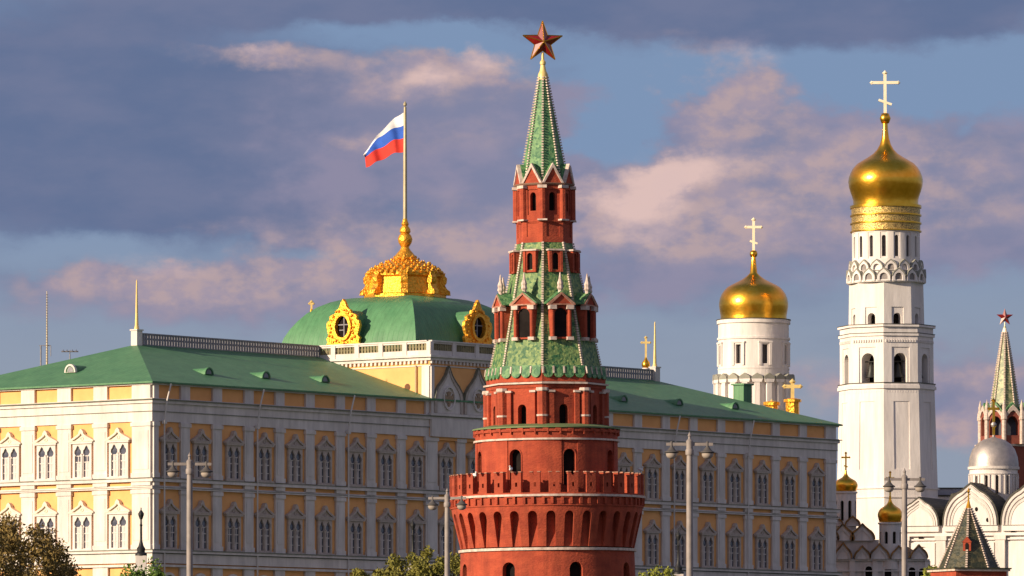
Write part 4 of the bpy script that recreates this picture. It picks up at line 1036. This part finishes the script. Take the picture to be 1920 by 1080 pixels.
# ------------------------------------------------------------------ far clock-tower spire (right edge)
def far_tower():
    D = 1200.0; S = F/D; BZ = 20.0
    root = thing('far_star_tower', 'distant red brick tower with pale green spire and small ruby star at the right edge', 'tower', (wx(1884, D), D, BZ))
    R = lambda p: p/S; Z = lambda y, rp=0: CAMZ-BZ + (HY-y)*(D-rp/S)/F
    A8 = math.radians(-6); cs = math.cos(PI/8); FA = [A8+math.radians(22.5+45*k) for k in range(8)]
    q = MB(); q.M = Matrix.Rotation(math.radians(-52), 4, 'Z') @ T(0, 0, 0); q.box(-R(38), R(38), -R(38), R(38), 0, Z(838)); q.build('lower_wall', BRICK_D, root)
    q = MB(); q.M = Matrix.Rotation(math.radians(-52), 4, 'Z'); q.box(-R(40), R(40), -R(40), R(40), Z(838)+.001, Z(834)-.001); q.build('cornice', TRIM, root)
    cut = MB()
    for a in FA: cut.M = RZ(a, R(44)*cs, 0); cut.plate(arch(-1.15, 1.15, Z(818), Z(782), 8, .3), (), -1, 2.4)
    MB().lathe([(R(46), Z(834)), (R(46), Z(774))], 8, A8).build('bell_stage', BRICK_D, root, cut=cut)
    MB().lathe([(R(26), Z(834)), (R(26), Z(776))], 8, A8).build('bell_chamber', mat('slate_interior', (.06, .06, .08)), root)
    for k in range(8):
        a = A8+2*PI*k/8; x, y = R(46)*math.sin(a), -R(46)*math.cos(a)
        p = MB(); p.lathe([(.42, Z(834)), (.42, Z(790)), (.6, Z(788)), (.5, Z(776)), (.3, Z(770)), (.35, Z(765)), (.0, Z(750))], 8, 0, x, y); p.build('pinnacle_shaft', TRIM, root)
    for a in FA:
        g = MB(); g.M = RZ(a, R(46)*cs, 0)
        o = [(-1.75, Z(788)), (-1.35, Z(788)), (-1.2, Z(783)), (-.5, Z(774)), (0, Z(771)), (.5, Z(774)), (1.2, Z(783)), (1.35, Z(788)), (1.75, Z(788)), (1.5, Z(779)), (.7, Z(768)), (0, Z(761)), (-.7, Z(768)), (-1.5, Z(779))]
        g.plate(o, (), -.25, .2); gg = g.build('arch_hood', TRIM, root)
        t = MB(); t.M = g.M; t.plate([(-1.5, Z(779)), (-.7, Z(768)), (0, Z(761)), (.7, Z(768)), (1.5, Z(779)), (1.4, Z(772)), (0, Z(756)), (-1.4, Z(772))], (), .0, 1.0); t.build('hood_roof', TILE_UP, gg)
    sp = MB().lathe([(R(37), Z(776)), (R(27), Z(766)), (R(15.5), Z(690)), (R(4), Z(622)), (R(2.2), Z(612))], 8, A8).build('spire', TILE_F, root)
    rb = MB()
    for k in range(8):
        a = A8+2*PI*k/8; pts = [(27, 766), (15.5, 690), (4, 622)]
        for (ra, ya), (rb2, yb) in zip(pts, pts[1:]):
            n = 16
            for i in range(n):
                f = (i+.5)/n; r = R(ra+(rb2-ra)*f); z = Z(ya)+(Z(yb)-Z(ya))*f
                rb.M = RZ(a, r, z); rb.box(-.15, .15, -.22, .1, -.16, .16)
    rb.build('rib_crockets', TRIM, sp)
    MB().lathe([(.5, Z(624)), (.32, Z(616)), (.14, Z(612)), (.12, Z(604))], 10).build('star_mount', CROSSM, sp)
    star(root, Z(595), R(17), math.radians(10), .5, False)
far_tower()

# ------------------------------------------------------------------ five-gabled cathedral, sunlit
def cathedral():
    D0 = 842.0; S = F/D0; BZ = 21.0
    x0 = wx(1700, 852)
    d = Vector((.93, -.368)); ang = math.atan2(d.y, d.x)     # facade runs to the right and slightly nearer
    root = thing('white_cathedral', 'sunlit white cathedral with rounded gables, dark roofs and a silver dome', 'cathedral', (x0, 852, BZ), ang)
    def xl(px, y=0):   # local coordinate along the facade for photo column px
        k = (px-960)/F; return (x0 - k*852)/(k*d.y - d.x)
    def zl(y, px):
        s = xl(px); D = 852+s*d.y; return CAMZ-BZ+(HY-y)*D/F
    L = xl(2010)
    ztop = zl(985, 1800)
    MB().box(-.4, L, 0, 20, 0, ztop).build('wall', WHITE, root)
    gables = [(1688, 1762, 934, 982, 0), (1771, 1873, 908, 982, 1), (1880, 1985, 905, 982, 2)]
    for a, b, yt, yb, i in gables:
        xa, xb = xl(a), xl(b); cx = (xa+xb)/2; w = (xb-xa)/2; zb_, zt = ztop, zl(yt, (a+b)/2); H = zt-zb_
        def arc(w, h, z0, c=cx, n=18):
            pts = []
            for k in range(n+1):
                th = PI*k/n; x = w*math.cos(th); z = z0+h*.86*math.sin(th)**.92
                z += h*.14*max(0, 1-abs(x)/w*3.2)
                pts.append((c+x, z))
            return pts
        g = MB(); g.plate(arc(w, H, zb_)+[(cx-w, zb_-.8), (cx+w, zb_-.8)], (), -.5, .3); go = g.build('rounded_gable', WHITE, root)
        m = MB()
        for f, y0, y1 in ((.97, -.72, -.5), (.84, -.64, -.5), (.74, -.57, -.5)):
            m.plate(arc(w*f, H*f, zb_) + [(cx-w*f, zb_-.05), (cx+w*f, zb_-.05)], [list(arc(w*(f-.07), H*(f-.07), zb_))+[(cx-w*(f-.07), zb_-.02), (cx+w*(f-.07), zb_-.02)]], y0, y1)
        m.build('arch_moulding', PWHITE, go)
        r = MB(); oo = arc(w*1.04, H*1.05, zb_); ii = arc(w, H, zb_)
        r.plate(oo + list(reversed(ii)), (), -.6, 14); r.build('gable_roof', DROOF, go)
        if i == 1:
            for px_, py_ in ((1833, 955), (1854, 975)):
                o = MB(); o.M = T(xl(px_), -.5, zl(py_, px_)); o.plate([(.22*math.cos(k*PI/4), .3*math.sin(k*PI/4)) for k in range(8)], (), -.04, .1); o.build('oculus', DARK, go)
    rf = MB(); zr = zl(912, 1860); zl1 = zl(931, 1760)
    rf.add([(xl(1745), 3.5, ztop-1), (L, 3.5, ztop-1), (L, 16, ztop-1), (xl(1745), 16, ztop-1), (xl(1757), 6, zl1+.6), (xl(1800), 8, zr), (L, 8, zr), (L, 12, zr), (xl(1800), 12, zr), (xl(1757), 12, zl1+.6)],
           [(0, 1, 6, 5, 4), (2, 3, 9, 8, 7), (3, 0, 4, 9), (4, 5, 8, 9), (5, 6, 7, 8), (1, 2, 7, 6)])
    rf.build('roof', DROOF, root)
    # cornice, pilasters, small windows
    c = MB(); zc = zl(1000, 1800)
    c.box(-.6, L, -.55, -.02, zc-.35, zc); c.box(-.6, L, -.35, -.02, zc-.9, zc-.7); c.build('cornice', WHITE, root)
    for px_ in (1697, 1766, 1877, 1990):
        p = MB(); x = xl(px_); p.box(x-.65, x+.65, -.5, -.03, 0, zc-.9); p.box(x-.8, x+.8, -.62, -.03, zc-.9+.002, zc-.36); p.build('pilaster', PWHITE, root)
    bw = MB()
    for a, b in ((1697, 1766), (1766, 1877)):
        x1, x2 = xl(a)+.9, xl(b)-.9
        bw.plate([(x1, 2), (x2, 2), (x2, zc-1.2), (x1, zc-1.2)], [arch(x1+.6, x2-.6, 4, zc-1.7, 10)], -.25, -.03)
    bw.build('wall_arch', WHITE, root)
    for px_, py_ in ((1727, 1008), (1760, 1007), (1900, 1000)):
        o = MB(); o.M = T(xl(px_), 0, zl(py_, px_)); o.plate(arch(-.25, .25, -.3, .45, 6), (), -.3, -.01); o.build('slit_window', DARK, root)
    # silver dome
    Dd = 846; kx = wx(1863, Dd)-x0; ky = Dd-852
    lx = kx*d.x+ky*d.y; ly = -kx*d.y+ky*d.x+9.5
    Dr = 852 + lx*d.y + ly*d.x
    sx = F/Dr; R = lambda p: p/sx; Z = lambda y, rp=0: CAMZ-BZ+(HY-y)*(Dr-rp/sx)/F
    # column 1863 at this depth
    k = (1863-960)/F; lx = (k*(852+ly*d.x) - x0 + ly*d.y)/(d.x - k*d.y)
    cut = MB()
    for j in range(14): cut.M = T(lx, ly, 0) @ RZ(2*PI*j/14, R(45), 0); cut.plate(arch(-.22, .22, Z(925, 45), Z(890, 45), 6), (), -.5, .6)
    dr = MB().lathe([(R(46), ztop-1), (R(45), Z(876, 45))], 48, 0, lx, ly).build('dome_drum', WHITE, root, True, cut)
    MB().lathe([(R(41), ztop), (R(41), Z(884, 45))], 24, 0, lx, ly).build('drum_interior', MATS['slit_grey'], dr)
    e = MB(); e.M = T(lx, ly, 0); e.ring(R(40), R(48.5), Z(878, 45), Z(873, 45), 48); e.ring(R(40), R(47), Z(888, 45), Z(886, 45), 48)
    for j in range(28): e.M = T(lx, ly, 0) @ RZ(2*PI*(j+.5)/28, R(46), 0); e.box(-.13, .13, -.1, .1, Z(925, 45), Z(889, 45))
    e.build('drum_cornice', PWHITE, dr)
    MB().lathe([(R(47), Z(873, 45)), (R(46.5), Z(866)), (R(45), Z(856)), (R(40), Z(842)), (R(31), Z(831)), (R(19), Z(823.5)), (R(7), Z(820.5)), (R(2.4), Z(818)), (R(2.4), Z(800)), (R(5), Z(798)), (R(5.5), Z(794)), (R(2), Z(790)), (R(2), Z(785))], 48, 0, lx, ly).build('silver_dome', SILVER, root, True, ang=60)
    c = MB(); c.M = T(lx, ly, 0) @ Matrix.Rotation(-ang, 4, 'Z'); cross(c, Z(815), Z(750)-Z(815), R(18), .34); c.build('cross', GOLD, root)
cathedral()

# ------------------------------------------------------------------ shaded church with two gold domes
def church():
    D = 814.0; S = F/D; BZ = 21.0
    root = thing('shaded_church', 'small white church in shadow with two little golden onion domes', 'church', (wx(1640, D), D, BZ))
    R = lambda p: p/S; Z = lambda y, d=0: CAMZ-BZ+(HY-y)*(D+d)/F; X = lambda x, d=0: (x-960)*(D+d)/F - wx(1640, D)
    def dome(px, dy, yb, r, drum_y, tip, cr):
        x = X(px, dy)
        cut = MB()
        for j in range(8): cut.M = T(x, dy, 0) @ RZ(math.radians(20)+2*PI*j/8, R(r*.86), 0); cut.plate(arch(-.22, .22, Z(drum_y-8, dy), Z(yb+18, dy), 6), (), -.5, .5)
        dr = MB().lathe([(R(r*.88), Z(drum_y+40, dy)), (R(r*.88), Z(yb+2, dy))], 32, 0, x, dy).build('drum', WHITE, root, True, cut)
        MB().lathe([(R(r*.7), Z(drum_y, dy)), (R(r*.7), Z(yb+10, dy))], 16, 0, x, dy).build('drum_interior', DARK, dr)
        e = MB(); e.M = T(x, dy, 0); e.ring(R(r*.5), R(r*.98), Z(yb+4, dy), Z(yb+1, dy), 32); e.build('drum_cornice', WHITE, dr)
        MB().lathe(onion(R(r), Z(tip, dy)-Z(yb, dy), Z(yb, dy), R(r*.88), R(2)), 40, 0, x, dy).build('onion_dome', GOLD, root, True, ang=80)
        c = MB(); c.M = T(x, dy, 0); cross(c, Z(tip, dy)-.1, Z(cr, dy)-Z(tip, dy), R(14), .2); c.build('cross', GOLD, root)
    dome(1586, 4, 921, 22.5, 985, 882, 848)
    dome(1669, 0, 979, 23.5, 1028, 930, 884)
    # body blocks
    MB().box(X(1560), X(1738), -1, 14, 0, Z(1048)).build('wall', WHITE, root)
    MB().box(X(1556), X(1648), 0, 12, Z(1048)+.002, Z(1012)).build('upper_wall', WHITE, root)
    mb = MB(); cr = MB()
    def kok(px, yb, yt, w, y, front=True):
        k = MB(); k.M = T(X(px), y, 0); w = R(w); z0, z1 = Z(yb), Z(yt); h = z1-z0
        pts = [(w*math.cos(PI*i/12), z0+h*.72*math.sin(PI*i/12) + h*.28*max(0, 1-abs(math.cos(PI*i/12))*2.6)) for i in range(13)]
        k.plate(pts, (), -.3, .25); o = k.build('kokoshnik', WHITE, root)
        r = MB(); r.M = k.M
        out = [(x*1.14, z+.22) for x, z in pts]
        r.plate(out + list(reversed(pts)), (), -.55, 2.6); r.build('kokoshnik_roof', BRONZE, o)
        m = MB(); m.M = k.M; m.plate([(x*.78, z0+(z-z0)*.78) for x, z in pts], [[(x*.66, z0+.02+(z-z0)*.64) for x, z in pts]], -.42, -.301); m.build('kokoshnik_moulding', PWHITE, o)
    kok(1580, 1014, 984, 20, -.2); kok(1617, 1014, 984, 21, -.2); kok(1560, 1014, 990, 12, -.2)
    kok(1601, 985, 968, 13, 3); kok(1572, 985, 970, 10, 3)
    kok(1580, 1049, 1020, 15, -1.25); kok(1648, 1049, 1022, 17, -1.25); kok(1616, 1049, 1026, 14, -1.25); kok(1684, 1049, 1026, 14, -1.25); kok(1722, 1049, 1024, 15, -1.25)
    MB().add([(X(1640), -1, Z(1047)), (X(1737), -1, Z(1047)), (X(1737), 12, Z(1047)), (X(1640), 12, Z(1047)), (X(1655), 3, Z(1024)), (X(1705), 3, Z(1024)), (X(1705), 8, Z(1024)), (X(1655), 8, Z(1024))],
             [(0, 1, 5, 4), (1, 2, 6, 5), (2, 3, 7, 6), (3, 0, 4, 7), (4, 5, 6, 7)]).build('roof', BRONZE, root)
    c = MB(); c.box(X(1556), X(1742), -1.4, -1.02, Z(1052), Z(1049)); c.box(X(1556), X(1742), -1.3, -1.02, Z(1072), Z(1070)); c.build('cornice', WHITE, root)
    for px in (1597, 1640, 1690, 1738):
        p = MB(); x = X(px); p.box(x-.35, x+.35, -1.25, -1.02, 0, Z(1052)-.002); p.build('pilaster', WHITE, root)
    for px, y in ((1628, 1062), (1664, 1063), (1709, 1064), (1728, 1066)):
        w_ = MB(); w_.M = T(X(px), -1, 0); w_.plate(arch(-.42, .42, Z(1110), Z(y), 6), (), -.05, .1); o = w_.build('window_pane', DARK, root)
        f = MB(); f.M = w_.M; f.plate(arch(-.66, .66, Z(1112), Z(y-5), 6), [arch(-.43, .43, Z(1110), Z(y), 6)], -.2, -.02); f.build('window_surround', PWHITE, o)
church()

# long low wing joining the foot of the bell tower
def wing():
    D = 880.0; BZ = 21.0
    root = thing('low_white_building', 'low building with flat grey parapet between bell tower and cathedral', 'building', (wx(1780, D), D, BZ))
    X = lambda x: (x-960)*D/F - wx(1780, D); Z = lambda y: CAMZ-BZ+(HY-y)*D/F
    MB().box(X(1745), X(1860), 0, 10, 0, Z(931)).build('wall', WHITE, root)
    MB().box(X(1744), X(1862), -.3, 10.3, Z(931)+.001, Z(928)).build('cornice', DROOF, root)
    MB().box(X(1748), X(1860), .4, 10, Z(928)+.001, Z(916)).build('parapet', mat('grey_plaster', (.42, .42, .47), rough=.9), root)
    MB().box(X(1746), X(1862), .2, 10.2, Z(916)+.001, Z(914)).build('coping', DROOF, root)
    MB().box(X(1738), X(1746), -.8, 1.5, 0, Z(908)).box(X(1737), X(1747), -1, 1.7, Z(908)+.001, Z(906)).build('chimney', WHITE, root)
wing()

# ------------------------------------------------------------------ low tower with olive pyramid roof
def pyramid_tower():
    D = 560.0; S = F/D; BZ = 6.0
    root = thing('pyramid_roof_tower', 'low red brick tower with dark olive pyramid roof and tiny red dormer, bottom right', 'tower', (wx(1816, D), D, BZ))
    R = lambda p: p/S; Z = lambda y: CAMZ-BZ+(HY-y)*D/F
    A = math.radians(-8)
    # square body turned so that its right edge shows
    rot = math.radians(23)
    b = MB(); b.M = Matrix.Rotation(rot, 4, 'Z'); h = R(53)
    b.box(-h, h, -h, h, 0, Z(1072)); b.build('wall', BRICK, root)
    b = MB(); b.M = Matrix.Rotation(rot, 4, 'Z'); h = R(58); b.box(-h, h, -h, h, Z(1072)+.001, Z(1068)); b.build('cornice', TRIM, root)
    b = MB(); b.M = Matrix.Rotation(rot, 4, 'Z'); h = R(60); b.box(-h, h, -h, h, Z(1068)+.001, Z(1065.5)); b.build('eave', TILE_D, root)
    rf = MB().lathe([(R(57), Z(1066)), (R(5), Z(952))], 8, A).build('pyramid_roof', TILE_D, root)
    rb = MB()
    for k in range(8):
        a = A+2*PI*k/8; n = 26
        for i in range(n):
            f = (i+.5)/n; rb.M = RZ(a, R(57+(5-57)*f), Z(1066)+(Z(952)-Z(1066))*f); rb.box(-.09, .09, -.12, .06, -.06, .06)
    rb.build('rib_crockets', TRIM, rf)
    MB().lathe([(R(6), Z(954)), (R(3.5), Z(946)), (R(1.6), Z(938)), (R(1.2), Z(925)), (R(3), Z(922)), (0, Z(914))], 12).build('gilded_finial', GOLD, root)
    for k in range(8):
        a = A+math.radians(0)+2*PI*k/8
        if k: continue
        rad = R(57+(5-57)*.42)
        d = MB(); d.M = RZ(a, rad, 0); z0, z1 = Z(1034), Z(1018)
        d.box(-.34, .34, -.35, .6, z0, z1); d.plate([(-.42, z1+.001), (.42, z1+.001), (0, z1+.5)], (), -.4, .6)
        dm = d.build('roof_dormer', BRICK, rf); o = MB(); o.M = d.M; o.plate(arch(-.15, .15, z0+.1, z1-.05, 6), (), -.38, -.352); o.build('dormer_opening', DARK, dm)
pyramid_tower()

# ------------------------------------------------------------------ street lamps
def street_lamp():
    root = bpy.data.objects.new('street_lamp', None); C.objects.link(root)
    H = 12.0
    MB().lathe([(.20, 0), (.20, .8), (.13, 1.0), (.105, H-1.0), (.095, H-.62)], 16).build('post', POST, root, True)
    MB().lathe([(.13, H-.66), (.14, H-.62), (.14, H-.5), (.11, H-.45), (.12, H-.2), (.09, H-.16), (.05, H-.12), (.045, H-.04), (.07, H-.02), (.03, H+.06), (0, H+.14)], 16).build('post_cap', POST, root, True)
    a = MB(); a.box(-.78, -.1, -.035, .035, H-.35, H-.25); a.box(.1, .78, -.035, .035, H-.35, H-.25); a.build('arm', POST, root)
    for sx in (-.60, .60):
        s = MB(); s.M = T(sx, 0, H-.26)
        s.lathe([(.001, -.345), (.14, -.34), (.225, -.33), (.24, -.31), (.235, -.29), (.17, -.26), (.12, -.21), (.08, -.16), (.05, -.13), (.045, .05), (0, .07)], 20)
        l = s.build('lamp_shade', SHADE, root, True, ang=50)
        g = MB(); g.M = s.M; g.lathe([(0, -.53), (.09, -.52), (.16, -.47), (.19, -.41), (.195, -.346)], 20); g.build('lamp_globe', GLOBE, l, True, ang=60)
    return root
sl0 = street_lamp()
LAMPS = [(355.5, 845, 'grey double-arm street lamp in front of the palace corner at the left'),
         (838.5, 912, 'lowest grey double-arm street lamp, just left of the red tower'),
         (1293, 806, 'tallest grey double-arm street lamp, right of the red tower'),
         (1696, 875, 'grey double-arm street lamp in front of the white bell tower and little gold dome')]
for i, (px, py, lab) in enumerate(LAMPS):
    o = sl0 if i == 0 else dup(sl0)
    D = (22.3+.1-CAMZ)*F/(HY-py)
    o.location = (wx(px, D), D, 10.22); o.rotation_euler = (0, 0, (.1, -.15, .05, .12)[i])
    tag(o, lab, 'street lamp', 'grey double arm street lamps')

# black lanterns on the palace terrace
def lantern():
    root = bpy.data.objects.new('black_lantern', None); C.objects.link(root)
    MB().box(-.55, .55, -.55, .55, -9.6, -.5).build('pedestal', PWHITE, root)
    MB().lathe([(.62, -.5), (.62, -.3), (.4, -.1), (.45, .25), (.28, .5), (.2, .8), (.13, 1.1), (.11, 2.6), (.17, 2.7), (.10, 2.8), (.09, 3.3)], 12).build('post', BLACK, root, True)
    MB().lathe([(.14, 3.3), (.30, 3.75), (.32, 3.9), (.16, 4.15), (.05, 4.3), (.07, 4.4), (0, 4.6)], 8).build('lantern_head', BLACK, root)
    return root
l0 = lantern()
for i, (px, py, D, lab) in enumerate(((264.5, 1033, 682, 'black iron lantern post before the sunlit corner of the palace'), (774, 1050, 716, 'black iron lantern post in front of the shaded facade left of the red tower'), (1272, 1068, 738, 'black iron lantern post in front of the shaded facade right of the red tower'))):
    o = l0 if i == 0 else dup(l0)
    o.location = (wx(px, D), D, wz(py, D)); tag(o, lab, 'lantern', 'black lanterns on the palace terrace')

# antennas behind the palace
def antenna(px, yt, yb, D, label, kind):
    root = thing('antenna_mast', label, 'antenna', (wx(px, D), D, 30)); S = F/D
    z = lambda y: wz(y, D)-30
    m = MB(); m.tube((0, 0, 0), (0, 0, z(yb)), .22); m.tube((0, 0, z(yb)), (0, 0, z(yt)), .14, .05)
    m.build('mast', POLE if kind else GREYM, root)
    b = MB()
    if kind:
        for y in range(int(yt)+6, int(yb)-10, 5): b.box(-.16, .16, -.16, .16, z(y)-.03, z(y)+.03)
        b.tube((-1.0, 0, z(648)), (.5, 0, z(648)), .05); b.tube((-.8, 0, z(700)), (-.8, 0, z(648)), .1); b.tube((.5, 0, z(648)), (.5, 0, z(668)), .05)
    else:
        b.tube((-1.1, 0, z(659)), (1.1, 0, z(659)), .09)
        for x in (-.9, -.4, .3, .8): b.tube((x, -.6, z(659)), (x, .6, z(659)+.25), .05)
    b.build('crossbar', GREYM, root)
antenna(88, 546, 690, 850, 'tall thin lattice aerial behind the roof at far left', True)
antenna(131, 656, 700, 850, 'small broad aerial behind the roof, right of the tall thin one', False)

# ------------------------------------------------------------------ trees
def tree(px, ytop, D, rx, rz, kind, seed, label, leaves=9000, ls=.26, gap=.45, gz=None):
    rr = random.Random(seed)
    prof = [(455, 3.0), (505, 3.0), (560, 6), (600, 12), (655, 21.5), (700, 22)]
    g = 22
    for (a, za), (b, zb_) in zip(prof, prof[1:]):
        if a <= D <= b: g = za+(zb_-za)*(D-a)/(b-a)
    root = thing('tree', label, 'tree', (wx(px, D), D, g), 0, 'spring trees below the palace')
    top = wz(ytop, D)-g; cz = top-rz
    br = MB(); br.tube((0, 0, -.3), (.1, 0, cz*.6), .34, .25, 10)
    tips = []
    for i in range(16):
        a = rr.uniform(0, 2*PI); e = rr.uniform(.2, 1.2); f = rr.uniform(.55, .95)
        p = Vector((.1, 0, cz*rr.uniform(.45, .62))); q = Vector((rx*f*math.cos(a)*math.cos(e), rx*f*math.sin(a)*math.cos(e), cz+rz*f*math.sin(e)*.9-.2*rz))
        m = p.lerp(q, .5)+Vector((0, 0, .5)); br.tube(p, m, .15, .09, 6); br.tube(m, q, .09, .03, 6)
        for j in range(4):
            t = m.lerp(q, rr.random()); u = t+Vector((rr.gauss(0, 1), rr.gauss(0, 1), rr.gauss(.4, .7)))*rx*.22; br.tube(t, u, .04, .012, 5); tips.append(u)
        tips.append(q)
    br.build('trunk', BARK, root)
    # clumps spread through the crown's volume
    cl = []
    for i in range(64):
        while True:
            v = Vector((rr.uniform(-1, 1), rr.uniform(-1, 1), rr.uniform(-1, 1)))
            if .25 < v.length < 1: break
        v = v.normalized()*(v.length**.5)
        cl.append((Vector((v.x*rx*.9, v.y*rx*.9, cz+v.z*rz*.88)), rr.uniform(.12, .24)*rx))
    vs, fs = [], []
    for i in range(leaves):
        c, r = rr.choice(cl)
        d = Vector((rr.gauss(0, 1), rr.gauss(0, 1), rr.gauss(0, 1))).normalized()*r*rr.random()**.45*1.25
        p = c+d
        s = ls*rr.uniform(.5, 1.2); u = Vector((rr.gauss(0, 1), rr.gauss(0, 1), rr.gauss(0, 1))).normalized(); w = u.orthogonal().normalized()
        w.rotate(Matrix.Rotation(rr.uniform(0, PI), 3, u)); x = w.cross(u)
        b = len(vs); vs += [tuple(p-w*s), tuple(p+u*s*.5), tuple(p+w*s), tuple(p-u*s*.5)]; fs.append((b, b+1, b+2, b+3))
    m = MB(); m.v = vs; m.f = fs; m.m = [0]*len(fs)
    me = bpy.data.meshes.new('crown'); me.from_pydata(vs, [], fs); me.materials.append(LEAFS[kind])
    o = bpy.data.objects.new('crown', me); C.objects.link(o); o.parent = root
tree(35, 966, 640, 5.4, 5.2, 'russet', 1, 'large russet brown tree at the bottom left corner', 11000, .22)
tree(-20, 975, 628, 3.8, 4.5, 'russet', 11, 'russet tree cut by the left edge, beside the large russet tree', 6000, .22)
tree(115, 1045, 632, 2.2, 3.4, 'russet', 12, 'small russet tree to the right of the large russet tree', 4000, .2)
tree(272, 1055, 620, 3.9, 4.0, 'green', 2, 'fresh green tree below the sunlit palace corner', 8000, .22)
tree(822, 1012, 640, 3.6, 5.0, 'olive', 3, 'olive yellow tree hard against the left of the red tower', 8000, .2)
tree(762, 1030, 648, 3.4, 4.0, 'olive', 4, 'olive yellow tree, second to the left of the red tower', 6000, .2)
tree(700, 1056, 645, 3.3, 3.6, 'olive', 5, 'lowest olive yellow tree, farthest left of the red tower', 5000, .2)
tree(1232, 1056, 650, 2.6, 3.4, 'lime', 6, 'yellow green tree top at the bottom, right of the red tower', 5000, .2)
tree(1748, 1058, 600, 1.8, 3.0, 'lime', 8, 'small yellow green tree beside the low pyramid roofed tower', 4000, .2)
